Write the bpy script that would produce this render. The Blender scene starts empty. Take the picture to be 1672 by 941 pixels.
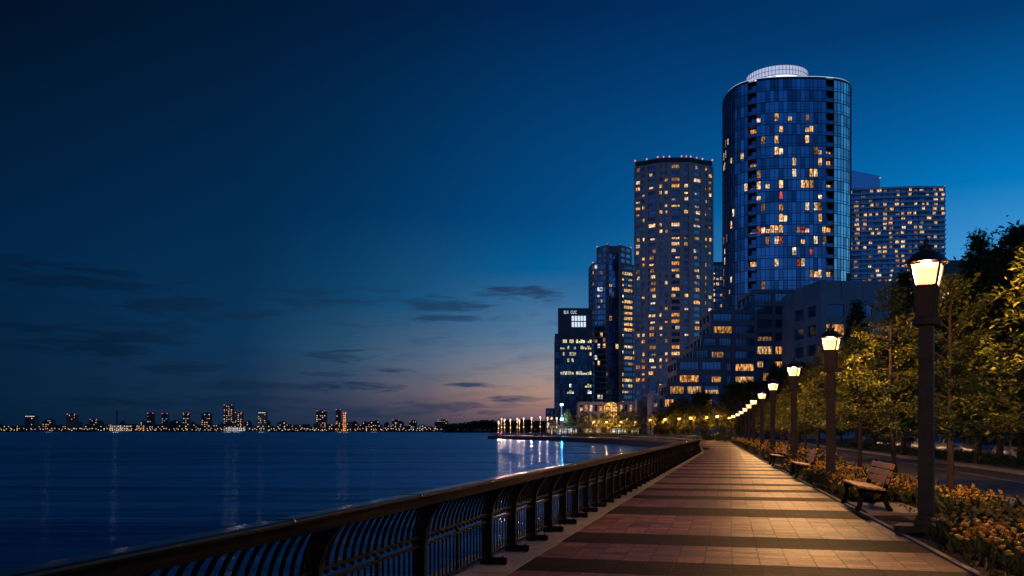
import bpy, math, random
import numpy as np
from mathutils import Vector, Matrix
R = math.radians
PI = math.pi
S = bpy.context.scene
COL = S.collection
random.seed(7)
rng = np.random.default_rng(7)
F = 1450.0            # focal length in photograph pixels, horizon at y = 704, centre x = 836
EYE = 1.6
WATER = -1.2

def px(x, d):                     # lateral metres of a photo column at a distance
    return (x - 836.0) / F * d
def pz(y, d):                     # height of a photo row at a distance
    return EYE + (704.0 - y) / F * d
def lin(c):
    c = c / 255.0
    return c / 12.92 if c <= 0.04045 else ((c + 0.055) / 1.055) ** 2.4
def srgb(r, g, b):
    return (lin(r), lin(g), lin(b), 1.0)

# ------------------------------------------------------------------ objects
def tag(o, label=None, cat=None, group=None, kind=None):
    if label: o['label'] = label
    if cat: o['category'] = cat
    if group: o['group'] = group
    if kind: o['kind'] = kind
    return o
def empty(name, loc=(0, 0, 0), rz=0.0, parent=None):
    o = bpy.data.objects.new(name, None)
    o.empty_display_size = 0.3
    COL.objects.link(o)
    o.location = loc
    o.rotation_euler = (0, 0, rz)
    if parent: o.parent = parent
    return o
def link(name, mesh, parent=None, loc=(0, 0, 0), rz=0.0):
    o = bpy.data.objects.new(name, mesh)
    COL.objects.link(o)
    o.location = loc
    o.rotation_euler = (0, 0, rz)
    if parent: o.parent = parent
    return o
def copy_tree(o, parent=None):
    c = o.copy()
    COL.objects.link(c)
    if parent is not None:
        c.parent = parent
    for ch in list(o.children):
        copy_tree(ch, c)
    return c

class MB:
    """collects shapes for one mesh"""
    def __init__(self):
        self.v, self.f, self.m, self.uv = [], [], [], []
    def add(self, vs, fs, mi=0):
        o = len(self.v)
        self.v.extend([tuple(p) for p in vs])
        for f in fs:
            self.f.append(tuple(i + o for i in f)); self.m.append(mi)
    def box(self, c, s, rz=0.0, mi=0, taper=1.0):
        cx, cy, cz = c; sx, sy, sz = s[0] / 2, s[1] / 2, s[2] / 2
        co, si = math.cos(rz), math.sin(rz)
        vs = []
        for z, k in ((-sz, 1.0), (sz, taper)):
            for x, y in ((-sx, -sy), (sx, -sy), (sx, sy), (-sx, sy)):
                x *= k; y *= k
                vs.append((cx + x * co - y * si, cy + x * si + y * co, cz + z))
        self.add(vs, [(3, 2, 1, 0), (4, 5, 6, 7), (0, 1, 5, 4), (1, 2, 6, 5), (2, 3, 7, 6), (3, 0, 4, 7)], mi)
    def prism(self, poly, z0, z1, mi=0, mtop=None, bottom=True):
        n = len(poly)
        zt = z1 if isinstance(z1, (list, tuple)) else [z1] * n
        vs = [(p[0], p[1], z0) for p in poly] + [(p[0], p[1], zt[i]) for i, p in enumerate(poly)]
        self.add(vs, [(i, (i + 1) % n, n + (i + 1) % n, n + i) for i in range(n)], mi)
        o = len(self.v) - 2 * n
        self.f.append(tuple(o + n + i for i in range(n))); self.m.append(mi if mtop is None else mtop)
        if bottom:
            self.f.append(tuple(o + i for i in reversed(range(n)))); self.m.append(mi)
    def quad(self, a, b, c, d, mi=0):
        self.add([a, b, c, d], [(0, 1, 2, 3)], mi)
    def tube(self, pts, rad, n=8, mi=0, cap=True):
        pts = [Vector(p) for p in pts]
        m = len(pts)
        rr = rad if isinstance(rad, (list, tuple)) else [rad] * m
        vs = []
        up = Vector((0, 0, 1))
        for i, p in enumerate(pts):
            t = (pts[min(i + 1, m - 1)] - pts[max(i - 1, 0)]).normalized()
            a = up if abs(t.z) < 0.95 else Vector((1, 0, 0))
            u = t.cross(a).normalized(); w = u.cross(t).normalized()
            for k in range(n):
                th = 2 * PI * k / n
                vs.append(p + (u * math.cos(th) + w * math.sin(th)) * rr[i])
        fs = []
        for i in range(m - 1):
            for k in range(n):
                a = i * n + k; b = i * n + (k + 1) % n
                fs.append((a, a + n, b + n, b))
        if cap:
            fs.append(tuple(range(n))); fs.append(tuple(reversed(range((m - 1) * n, m * n))))
        self.add(vs, fs, mi)
    def lathe(self, prof, n=16, c=(0, 0, 0), mi=0, rz=0.0):
        vs = []
        for r, z in prof:
            for k in range(n):
                a = 2 * PI * k / n + rz
                vs.append((c[0] + r * math.cos(a), c[1] + r * math.sin(a), c[2] + z))
        fs = []
        for i in range(len(prof) - 1):
            for k in range(n):
                a = i * n + k; b = i * n + (k + 1) % n
                fs.append((a, b, b + n, a + n))
        fs.append(tuple(reversed(range(n)))); fs.append(tuple(range((len(prof) - 1) * n, len(prof) * n)))
        self.add(vs, fs, mi)
    def mesh(self, name, mats, smooth=False):
        me = bpy.data.meshes.new(name)
        me.from_pydata(self.v, [], self.f)
        if not isinstance(mats, (list, tuple)): mats = [mats]
        for m in mats: me.materials.append(m)
        if len(mats) > 1:
            me.polygons.foreach_set('material_index', self.m)
        if smooth:
            me.polygons.foreach_set('use_smooth', [True] * len(me.polygons))
        me.update()
        return me
    def build(self, name, mats, parent=None, loc=(0, 0, 0), rz=0.0, smooth=False):
        return link(name, self.mesh(name, mats, smooth), parent, loc, rz)

def bevel(o, w=0.01, seg=2):
    b = o.modifiers.new('bevel', 'BEVEL'); b.width = w; b.segments = seg; b.limit_method = 'ANGLE'
    return o

def catmull(pts, step):
    out = []
    P = [Vector((p[0], p[1])) for p in pts]
    P = [P[0] * 2 - P[1]] + P + [P[-1] * 2 - P[-2]]
    for i in range(1, len(P) - 2):
        L = (P[i + 1] - P[i]).length
        n = max(1, int(round(L / step)))
        for k in range(n):
            t = k / n
            out.append(0.5 * ((2 * P[i]) + (P[i + 1] - P[i - 1]) * t + (2 * P[i - 1] - 5 * P[i] + 4 * P[i + 1] - P[i + 2]) * t * t
                              + (3 * P[i] - P[i - 1] - 3 * P[i + 1] + P[i + 2]) * t ** 3))
    out.append(P[-2])
    return out
def offset(pts, d):               # to the right of the direction of travel
    out = []
    for i, p in enumerate(pts):
        t = (pts[min(i + 1, len(pts) - 1)] - pts[max(i - 1, 0)]).normalized()
        out.append(p + Vector((t.y, -t.x)) * d)
    return out

# ------------------------------------------------------------------ materials
def nt(name):
    m = bpy.data.materials.new(name); m.use_nodes = True
    t = m.node_tree
    for n in list(t.nodes): t.nodes.remove(n)
    out = t.nodes.new('ShaderNodeOutputMaterial')
    return m, t, out
def N(t, typ, **kw):
    n = t.nodes.new(typ)
    for k, v in kw.items():
        if k.startswith('i_'):
            n.inputs[k[2:].replace('_', ' ')].default_value = v
        else:
            setattr(n, k, v)
    return n
def math_n(t, op, a, b=None, c=None, clamp=False):
    n = t.nodes.new('ShaderNodeMath'); n.operation = op; n.use_clamp = clamp
    for i, v in enumerate((a, b, c)):
        if v is None: continue
        if isinstance(v, (int, float)): n.inputs[i].default_value = v
        else: t.links.new(v, n.inputs[i])
    return n.outputs[0]
def mix_c(t, fac, a, b, blend='MIX'):
    n = t.nodes.new('ShaderNodeMix'); n.data_type = 'RGBA'; n.blend_type = blend
    for s, v in ((n.inputs[0], fac), (n.inputs[6], a), (n.inputs[7], b)):
        if isinstance(v, (int, float)): s.default_value = v
        elif isinstance(v, (tuple, list)): s.default_value = (v[0], v[1], v[2], 1.0)
        else: t.links.new(v, s)
    return n.outputs[2]
def ramp(t, fac, stops, interp='LINEAR'):
    n = t.nodes.new('ShaderNodeValToRGB')
    cr = n.color_ramp; cr.interpolation = interp
    while len(cr.elements) < len(stops): cr.elements.new(0.5)
    for e, (p, c) in zip(cr.elements, stops):
        e.position = p
        e.color = c if len(c) == 4 else (c[0], c[1], c[2], 1)
    if fac is not None: t.links.new(fac, n.inputs[0])
    return n.outputs[0]
def pmat(name, c1, c2=None, rough=0.6, metal=0.0, scale=4.0, bump=0.0, bscale=30.0, spec=0.5, stretch=(1, 1, 1), rvar=0.0):
    """principled surface with noise between two colours, optional bump"""
    m, t, out = nt(name)
    b = N(t, 'ShaderNodeBsdfPrincipled')
    t.links.new(b.outputs[0], out.inputs[0])
    b.inputs['Roughness'].default_value = rough
    b.inputs['Metallic'].default_value = metal
    b.inputs['Specular IOR Level'].default_value = spec
    tc = N(t, 'ShaderNodeTexCoord'); mp = N(t, 'ShaderNodeMapping')
    mp.inputs['Scale'].default_value = stretch
    t.links.new(tc.outputs['Object'], mp.inputs[0])
    if c2 is None: c2 = tuple(x * 0.7 for x in c1)
    n = N(t, 'ShaderNodeTexNoise'); n.inputs['Scale'].default_value = scale; n.inputs['Detail'].default_value = 6
    t.links.new(mp.outputs[0], n.inputs['Vector'])
    t.links.new(ramp(t, n.outputs[0], [(0.35, c1), (0.65, c2)]), b.inputs['Base Color'])
    if rvar:
        t.links.new(math_n(t, 'ADD', math_n(t, 'MULTIPLY', n.outputs[0], rvar), rough - rvar / 2), b.inputs['Roughness'])
    if bump:
        n2 = N(t, 'ShaderNodeTexNoise'); n2.inputs['Scale'].default_value = bscale; n2.inputs['Detail'].default_value = 4
        t.links.new(mp.outputs[0], n2.inputs['Vector'])
        bp = N(t, 'ShaderNodeBump'); bp.inputs['Strength'].default_value = bump; bp.inputs['Distance'].default_value = 0.02
        t.links.new(n2.outputs[0], bp.inputs['Height']); t.links.new(bp.outputs[0], b.inputs['Normal'])
    return m
def emis(name, col, s):
    m, t, out = nt(name)
    e = N(t, 'ShaderNodeEmission'); e.inputs[0].default_value = (*col, 1); e.inputs[1].default_value = s
    t.links.new(e.outputs[0], out.inputs[0])
    return m
def litmat(name, col, s, sx=1.5, sz=0.6):
    """a lit room behind a window: curtains, lamps and dark furniture, uneven from window to window"""
    m, t, out = nt(name)
    g = N(t, 'ShaderNodeNewGeometry')
    mp = N(t, 'ShaderNodeMapping'); mp.inputs['Scale'].default_value = (sx, sx, sz)
    t.links.new(g.outputs['Position'], mp.inputs[0])
    n = N(t, 'ShaderNodeTexNoise'); n.inputs['Scale'].default_value = 1.6; n.inputs['Detail'].default_value = 3
    t.links.new(mp.outputs[0], n.inputs['Vector'])
    mp2 = N(t, 'ShaderNodeMapping'); mp2.inputs['Scale'].default_value = (0.13, 0.13, 0.33)
    t.links.new(g.outputs['Position'], mp2.inputs[0])
    w = N(t, 'ShaderNodeTexWhiteNoise')
    sn = N(t, 'ShaderNodeVectorMath', operation='FLOOR'); t.links.new(mp2.outputs[0], sn.inputs[0])
    t.links.new(sn.outputs[0], w.inputs['Vector'])
    k = ramp(t, n.outputs[0], [(0.36, (0.10, 0.10, 0.10)), (0.5, (0.55, 0.55, 0.55)), (0.62, (1.25, 1.25, 1.25))])
    kk = math_n(t, 'MULTIPLY', k, math_n(t, 'ADD', math_n(t, 'MULTIPLY', w.outputs[0], 0.8), 0.55))
    e = N(t, 'ShaderNodeEmission'); e.inputs[0].default_value = (*col, 1)
    t.links.new(math_n(t, 'MULTIPLY', kk, s), e.inputs[1])
    t.links.new(e.outputs[0], out.inputs[0])
    return m
def glassmat(name, col, rough=0.08, metal=0.85):
    m, t, out = nt(name)
    b = N(t, 'ShaderNodeBsdfPrincipled'); t.links.new(b.outputs[0], out.inputs[0])
    b.inputs['Metallic'].default_value = metal
    g = N(t, 'ShaderNodeNewGeometry')
    t.links.new(mix_c(t, g.outputs['Random Per Island'], tuple(c * 0.45 for c in col), tuple(min(1, c * 1.4) for c in col)), b.inputs['Base Color'])
    b.inputs['Roughness'].default_value = rough
    return m

M = {}
M['iron'] = pmat('black_painted_iron', (0.006, 0.006, 0.007), (0.010, 0.009, 0.009), 0.3, 0.0, 9, 0.04, 60, 0.05, rvar=0.1)
M['lamp'] = pmat('bronze_painted_steel', (0.075, 0.05, 0.03), (0.1, 0.066, 0.04), 0.6, 0.0, 5, 0.2, 40, 0.12, rvar=0.2)
M['cap'] = pmat('lantern_black_metal', (0.018, 0.015, 0.013), (0.03, 0.025, 0.02), 0.4, 0.3, 6, 0.1, 40)
M['wood'] = pmat('weathered_bench_slats', (0.34, 0.16, 0.075), (0.22, 0.10, 0.05), 0.6, 0.0, 3, 0.35, 14, 0.4, stretch=(12, 1.2, 12))
M['concrete'] = pmat('pale_concrete', (0.22, 0.19, 0.17), (0.15, 0.13, 0.115), 0.8, 0.0, 1.6, 0.4, 40)
M['quaywall'] = pmat('stained_quay_concrete', (0.05, 0.05, 0.055), (0.03, 0.032, 0.04), 0.85, 0.0, 0.6, 0.4, 6)
M['asphalt'] = pmat('worn_asphalt', (0.075, 0.068, 0.066), (0.05, 0.046, 0.046), 0.7, 0.0, 0.7, 0.5, 60, 0.4, stretch=(1, 0.35, 1))
M['soil'] = pmat('brown_mulch', (0.055, 0.032, 0.02), (0.025, 0.016, 0.011), 0.95, 0.0, 9, 1.0, 40, 0.2)
M['ground'] = pmat('dark_ground', (0.05, 0.05, 0.042), (0.03, 0.034, 0.028), 0.95, 0.0, 0.2, 0.3, 3, 0.2)
M['paint'] = pmat('worn_road_paint', (0.45, 0.4, 0.36), (0.16, 0.14, 0.13), 0.7, 0, 6)
M['bark'] = pmat('grey_brown_bark', (0.085, 0.06, 0.042), (0.045, 0.032, 0.024), 0.9, 0, 6, 0.9, 18, 0.2, stretch=(3, 3, 0.7))
M['rubber'] = pmat('tyre_rubber', (0.012, 0.012, 0.012), None, 0.8)
M['rim'] = pmat('alloy_rim', (0.4, 0.4, 0.42), None, 0.3, 0.8)

def leafmat(name, a, b, c, trans=0.35):
    m, t, out = nt(name)
    g = N(t, 'ShaderNodeNewGeometry')
    col = ramp(t, g.outputs['Random Per Island'], [(0.0, a), (0.5, b), (1.0, c)])
    d = N(t, 'ShaderNodeBsdfPrincipled'); t.links.new(col, d.inputs['Base Color'])
    d.inputs['Roughness'].default_value = 0.5; d.inputs['Specular IOR Level'].default_value = 0.35
    tr = N(t, 'ShaderNodeBsdfTranslucent'); t.links.new(col, tr.inputs[0])
    mx = N(t, 'ShaderNodeMixShader'); mx.inputs[0].default_value = trans
    t.links.new(d.outputs[0], mx.inputs[1]); t.links.new(tr.outputs[0], mx.inputs[2]); t.links.new(mx.outputs[0], out.inputs[0])
    return m
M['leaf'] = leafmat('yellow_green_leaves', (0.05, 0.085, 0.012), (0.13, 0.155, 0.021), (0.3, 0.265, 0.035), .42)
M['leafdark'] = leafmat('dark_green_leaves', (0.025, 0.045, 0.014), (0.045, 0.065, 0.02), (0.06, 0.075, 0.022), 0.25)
M['blade'] = leafmat('flower_foliage', (0.035, 0.05, 0.012), (0.06, 0.07, 0.018), (0.09, 0.08, 0.02), 0.25)
M['petal'] = leafmat('orange_yellow_petals', (0.72, 0.30, 0.02), (0.78, 0.42, 0.035), (0.8, 0.55, 0.1), 0.3)

# paving: long joints along the promenade, cross joints staggered
def pavemat(name, ca, cb, mort, rough, spec):
    m, t, out = nt(name)
    b = N(t, 'ShaderNodeBsdfPrincipled'); t.links.new(b.outputs[0], out.inputs[0])
    tc = N(t, 'ShaderNodeTexCoord'); mp = N(t, 'ShaderNodeMapping')
    mp.inputs['Rotation'].default_value = (0, 0, R(-76.2))
    t.links.new(tc.outputs['Object'], mp.inputs[0])
    # wobble so that joints are not ruler-straight
    nz = N(t, 'ShaderNodeTexNoise'); nz.inputs['Scale'].default_value = 1.3; nz.inputs['Detail'].default_value = 2
    t.links.new(mp.outputs[0], nz.inputs['Vector'])
    vm = N(t, 'ShaderNodeVectorMath', operation='MULTIPLY_ADD')
    t.links.new(nz.outputs['Color'], vm.inputs[0]); vm.inputs[1].default_value = (0.05, 0.035, 0); t.links.new(mp.outputs[0], vm.inputs[2])
    br = N(t, 'ShaderNodeTexBrick'); t.links.new(vm.outputs[0], br.inputs['Vector'])
    br.inputs['Scale'].default_value = 1.0; br.inputs['Brick Width'].default_value = 0.21; br.inputs['Row Height'].default_value = 0.33; br.offset = .37
    br.inputs['Mortar Size'].default_value = 0.0085; br.inputs['Mortar Smooth'].default_value = 0.3; br.inputs['Bias'].default_value = 0.0
    br.inputs['Color1'].default_value = (*ca, 1); br.inputs['Color2'].default_value = (*cb, 1); br.inputs['Mortar'].default_value = (*mort, 1)
    n = N(t, 'ShaderNodeTexNoise'); n.inputs['Scale'].default_value = 0.75; n.inputs['Detail'].default_value = 9; n.inputs['Roughness'].default_value = 0.7
    t.links.new(mp.outputs[0], n.inputs['Vector'])
    n2 = N(t, 'ShaderNodeTexNoise'); n2.inputs['Scale'].default_value = 17; n2.inputs['Detail'].default_value = 5
    t.links.new(mp.outputs[0], n2.inputs['Vector'])
    st = ramp(t, n.outputs[0], [(0.32, (0.42, 0.4, 0.4)), (0.48, (0.95, 0.95, 0.95)), (0.68, (1.35, 1.3, 1.25))])
    c = mix_c(t, 1.0, br.outputs[0], st, 'MULTIPLY')
    c = mix_c(t, 0.8, c, ramp(t, n2.outputs[0], [(0.3, (0.5, 0.5, 0.5)), (0.7, (1.4, 1.4, 1.4))]), 'MULTIPLY')
    n3 = N(t, 'ShaderNodeTexNoise'); n3.inputs['Scale'].default_value = 2.6; n3.inputs['Detail'].default_value = 2
    t.links.new(mp.outputs[0], n3.inputs['Vector'])
    c = mix_c(t, 1.0, c, ramp(t, n3.outputs[0], [(0.62, (1, 1, 1)), (0.68, (.62, .6, .6))]), 'MULTIPLY')   # old spills and gum
    t.links.new(c, b.inputs['Base Color'])
    rr = math_n(t, 'ADD', math_n(t, 'MULTIPLY', n.outputs[0], 0.35), rough - 0.17)
    t.links.new(rr, b.inputs['Roughness'])
    b.inputs['Specular IOR Level'].default_value = spec
    h = math_n(t, 'ADD', math_n(t, 'MULTIPLY', br.outputs['Fac'], -1.0), math_n(t, 'MULTIPLY', n2.outputs[0], 0.55))
    bp = N(t, 'ShaderNodeBump'); bp.inputs['Strength'].default_value = 1.0; bp.inputs['Distance'].default_value = 0.012
    t.links.new(h, bp.inputs['Height']); t.links.new(bp.outputs[0], b.inputs['Normal'])
    return m
M['pave'] = pavemat('red_brown_pavers', (0.245, 0.108, 0.092), (0.09, 0.041, 0.036), (0.018, 0.010, 0.009), 0.5, .13)
M['paveband'] = pavemat('charcoal_pavers', (0.026, 0.015, 0.016), (0.015, 0.0095, 0.0105), (0.006, 0.004, 0.004), 0.66, .04)

# facades
M['glassB'] = glassmat('blue_curtain_glass', (0.24, 0.36, 0.56), 0.07, 0.9)
M['glassD'] = glassmat('dark_window_glass', (0.16, 0.24, 0.38), 0.10, 0.8)
M['glassK'] = glassmat('black_office_glass', (0.06, 0.10, 0.15), 0.12, 0.8)
M['steelB'] = pmat('blue_grey_mullions', (0.06, 0.08, 0.12), None, 0.5, 0.2, 0.3)
M['darkwall'] = pmat('dark_core_wall', (0.05, 0.055, 0.065), None, 0.8, 0, 0.3)  # plain dark wall of the building cores and balcony recesses
M['concA'] = pmat('buff_concrete', (0.56, 0.42, 0.37), (0.46, 0.35, 0.31), 0.85, 0, 0.25)
M['concB'] = pmat('grey_concrete', (0.34, 0.32, 0.35), (0.26, 0.25, 0.28), 0.85, 0, 0.2)
M['concW'] = pmat('white_render', (0.36, 0.36, 0.4), (0.28, 0.28, 0.32), 0.8, 0, 0.3)
M['concV'] = pmat('mauve_render', (0.24, 0.18, 0.26), (0.19, 0.145, 0.21), 0.85, 0, 0.2)
M['slabW'] = pmat('pale_blue_balcony_fronts', (0.78, 0.82, 0.86), (0.68, 0.73, 0.79), 0.4, 0, 0.3)
M['brownB'] = pmat('brown_brick_wall', (0.26, 0.17, 0.15), (0.2, 0.13, 0.12), 0.9, 0, 0.5)
M['terr'] = pmat('blue_grey_terrace_concrete', (0.17, 0.20, 0.26), (0.12, 0.145, 0.2), 0.8, 0, 0.2)
M['farwall'] = pmat('distant_wall', (0.06, 0.06, 0.07), None, 0.9, 0, 0.02)
M['lit1'] = litmat('lit_room_warm', (1.0, 0.55, 0.24), 1.35)
M['lit2'] = litmat('lit_room_amber', (1.0, 0.42, 0.12), 1.1)
M['lit3'] = litmat('lit_room_cream', (1.0, 0.68, 0.42), 1.4)
M['lit4'] = litmat('lit_room_dim', (0.9, 0.45, 0.22), 0.45)
M['lit5'] = litmat('lit_room_rose', (1.0, 0.16, 0.2), 0.55)
M['lit6'] = litmat('lit_office_white', (0.85, 0.95, 1.0), 1.3, 0.5)
M['lit7'] = litmat('lit_office_yellow', (1.0, 0.85, 0.42), 1.1)
M['litv'] = emis('white_hall_light', (0.72, 0.86, 1.0), .95)
M['red'] = emis('red_beacon', (1.0, 0.25, 0.18), 1.2)
M['farred'] = emis('distant_red_light', (1.0, 0.22, 0.16), 1.0)
M['dotW'] = emis('distant_warm_light', (1.0, 0.6, 0.32), 1.15)
M['dotA'] = emis('distant_amber_light', (1.0, 0.38, 0.1), 1.2)
M['dotC'] = emis('distant_white_light', (0.95, 0.92, 0.88), .8)

# ------------------------------------------------------------------ sky
def build_world():
    w = bpy.data.worlds.new('World'); S.world = w; w.use_nodes = True
    t = w.node_tree
    for n in list(t.nodes): t.nodes.remove(n)
    out = N(t, 'ShaderNodeOutputWorld'); bg = N(t, 'ShaderNodeBackground')
    t.links.new(bg.outputs[0], out.inputs[0])
    tc = N(t, 'ShaderNodeTexCoord'); sp = N(t, 'ShaderNodeSeparateXYZ')
    t.links.new(tc.outputs['Generated'], sp.inputs[0])
    X, Y, Z = sp.outputs
    az = math_n(t, 'MULTIPLY', math_n(t, 'ARCTAN2', X, Y), 180 / PI)
    el = math_n(t, 'MULTIPLY', math_n(t, 'ARCSINE', Z), 180 / PI)
    elf = math_n(t, 'DIVIDE', el, 60.0, clamp=True)
    def E(x, y):
        return math.degrees(math.atan((704 - y) / math.hypot(F, x - 836))) / 60.0
    cols = [
        (0, [(700, (4, 29, 53)), (640, (2, 34, 61)), (410, (0, 36, 70)), (200, (0, 27, 56)), (10, (0, 17, 40))]),
        (400, [(700, (20, 40, 65)), (640, (18, 47, 77)), (560, (8, 51, 86)), (350, (0, 41, 78)), (10, (0, 24, 53))]),
        (560, [(700, (36, 48, 72)), (660, (50, 60, 84)), (630, (52, 70, 95)), (570, (38, 76, 107)), (480, (10, 64, 104)), (350, (0, 49, 91)), (10, (0, 27, 60))]),
        (700, [(700, (50, 54, 78)), (670, (80, 74, 90)), (640, (102, 94, 106)), (590, (83, 102, 127)), (500, (24, 84, 126)), (350, (0, 58, 106)), (10, (0, 31, 69))]),
        (885, [(700, (88, 78, 96)), (668, (150, 112, 108)), (640, (170, 138, 123)), (612, (150, 139, 139)), (550, (85, 123, 157)), (440, (0, 92, 148)), (360, (0, 72, 128)), (10, (0, 37, 82))]),
        (1100, [(700, (120, 108, 118)), (600, (120, 138, 155)), (500, (40, 112, 168)), (350, (0, 88, 150)), (150, (0, 61, 117)), (10, (0, 45, 94))]),
        (1650, [(700, (120, 165, 200)), (500, (90, 165, 220)), (400, (62, 148, 212)), (290, (0, 118, 188)), (200, (0, 96, 164)), (10, (0, 58, 110))]),
    ]
    outs, azs = [], []
    zen = [(4, 18, 44), (5, 20, 48), (6, 22, 51), (6, 24, 54), (8, 28, 62), (8, 30, 68), (8, 36, 78)]
    for (cx, st), zc in zip(cols, zen):
        stops = [(max(0.0, E(cx, y)), srgb(*c)) for y, c in st] + [(0.98, srgb(*zc))]
        outs.append(ramp(t, elf, stops)); azs.append(math.degrees(math.atan((cx - 836) / F)))
    # round the back: bright afterglow fades to deep blue behind the viewer
    back = ramp(t, elf, [(0.0, srgb(70, 105, 150)), (0.2, srgb(40, 96, 158)), (0.42, srgb(10, 72, 134)), (0.7, srgb(16, 48, 92)), (1.0, srgb(14, 36, 76))])
    side = ramp(t, elf, [(0.0, srgb(140, 185, 220)), (0.2, srgb(70, 160, 225)), (0.45, srgb(0, 95, 165)), (1.0, srgb(0, 30, 70))])
    seq = [(-95.0, back)] + list(zip(azs, outs)) + [(75.0, side), (150.0, back)]
    c = seq[0][1]
    for (a0, _), (a1, o1) in zip(seq[:-1], seq[1:]):
        mr = N(t, 'ShaderNodeMapRange'); mr.interpolation_type = 'SMOOTHSTEP' if abs(a0) > 60 or abs(a1) > 60 else 'LINEAR'
        mr.inputs['From Min'].default_value = a0; mr.inputs['From Max'].default_value = a1
        t.links.new(az, mr.inputs['Value'])
        c = mix_c(t, mr.outputs[0], c, o1)
    # streaky dusk clouds, placed by compass bearing and height above the horizon (degrees)
    # stretched noise in bearing and height
    vec = N(t, 'ShaderNodeCombineXYZ'); t.links.new(az, vec.inputs[0]); t.links.new(el, vec.inputs[1])
    mp = N(t, 'ShaderNodeMapping'); mp.inputs['Scale'].default_value = (0.26, 1.7, 1); t.links.new(vec.outputs[0], mp.inputs[0])
    nz = N(t, 'ShaderNodeTexNoise'); nz.inputs['Scale'].default_value = 1.0; nz.inputs['Detail'].default_value = 9; nz.inputs['Roughness'].default_value = 0.62; nz.inputs['Distortion'].default_value = .5
    t.links.new(mp.outputs[0], nz.inputs['Vector'])
    nd = math_n(t, 'SUBTRACT', nz.outputs[0], 0.5)
    clouds = [(850, 481, 80, 12, 1.0), (720, 495, 95, 13, .8), (740, 520, 60, 10, .8), (540, 486, 130, 18, .6), (555, 580, 58, 11, .95),
              (640, 605, 30, 4, .8), (530, 612, 45, 4, .6), (590, 631, 100, 10, 1.0), (430, 630, 160, 15, .8), (780, 629, 66, 4.5, 1.0),
              (845, 652, 75, 6, 1.0), (740, 663, 120, 7, .7), (640, 672, 200, 12, .75), (300, 600, 70, 12, .65), (150, 555, 150, 26, .75),
              (340, 505, 140, 18, .65), (90, 450, 160, 26, .6), (330, 660, 220, 16, .7), (850, 690, 110, 14, .35), (500, 655, 90, 7, .5), (240, 540, 120, 20, .35)]
    tot = None
    for cx, cy, rx, ry, a in clouds:
        ca = math.degrees(math.atan((cx - 836) / F)); ce = E(cx, cy) * 60
        ra = rx / F * 180 / PI; re = ry / F * 180 / PI
        u = math_n(t, 'DIVIDE', math_n(t, 'SUBTRACT', az, ca), ra)
        v = math_n(t, 'DIVIDE', math_n(t, 'SUBTRACT', el, ce), re)
        r2 = math_n(t, 'ADD', math_n(t, 'MULTIPLY', u, u), math_n(t, 'MULTIPLY', v, v))
        k = math_n(t, 'ADD', math_n(t, 'SUBTRACT', 0.95, r2), math_n(t, 'MULTIPLY', nd, 7.5))
        k = math_n(t, 'MULTIPLY', k, .85, clamp=True)
        k = math_n(t, 'MULTIPLY', k, a)
        tot = k if tot is None else math_n(t, 'MAXIMUM', tot, k)
    # faint overall mottling low on the left
    band = ramp(t, elf, [(0.0, (0.0, 0, 0)), (0.03, (1, 1, 1)), (0.12, (1, 1, 1)), (0.2, (0, 0, 0))])
    mott = math_n(t, 'MULTIPLY', math_n(t, 'MULTIPLY', nd, 1.6, clamp=True), band)
    tot = math_n(t, 'MAXIMUM', tot, mott)
    warm = N(t, 'ShaderNodeMapRange'); warm.inputs['From Min'].default_value = -25; warm.inputs['From Max'].default_value = 2
    t.links.new(az, warm.inputs['Value'])
    ccol = mix_c(t, warm.outputs[0], srgb(1, 22, 46), srgb(30, 58, 92))
    c = mix_c(t, math_n(t, 'MULTIPLY', tot, 0.85), c, ccol)
    # physical sky just after sunset adds its faint share
    sky = N(t, 'ShaderNodeTexSky'); sky.sky_type = 'NISHITA'; sky.sun_disc = False
    sky.sun_elevation = R(-2.0); sky.sun_rotation = R(2.0)
    c = mix_c(t, 1.0, c, mix_c(t, 1.0, sky.outputs[0], (0.002, 0.002, 0.002), 'MULTIPLY'), 'ADD')
    # below the horizon
    dn = math_n(t, 'GREATER_THAN', Z, -0.001)
    c = mix_c(t, dn, srgb(4, 16, 32), c)
    t.links.new(c, bg.inputs[0]); bg.inputs[1].default_value = 1.0
build_world()
sun = bpy.data.lights.new('afterglow_sun', 'SUN'); sun.energy = 0.02; sun.angle = R(.6); sun.color = (1, 0.7, 0.5)
so = bpy.data.objects.new('afterglow_sun', sun); COL.objects.link(so); so.rotation_euler = (R(92.5), 0, R(180 - 2))

# ------------------------------------------------------------------ plan of the place
RP = [(-3 + .255 * d, d) for d in (-14, -4, 10, 24, 38, 52, 66)] + [(16.3, 78), (18.4, 88), (20.4, 100), (22.7, 120), (23.9, 150), (21.9, 190), (14.9, 235), (4.0, 280), (-8.2, 312)]
RAIL = catmull(RP, 2.0)
def Lx(d): return -3 + .255 * d
def Ex(d): return 2.95 + .2205 * d
EP = [(Ex(d), d) for d in (-14, 0, 20, 45, 70, 86)] + [(26.6, 106), (30.6, 126), (33, 152), (31.5, 196), (24.5, 246), (13, 296), (1.5, 334)]
EDGE = catmull(EP, 2.0)

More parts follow.
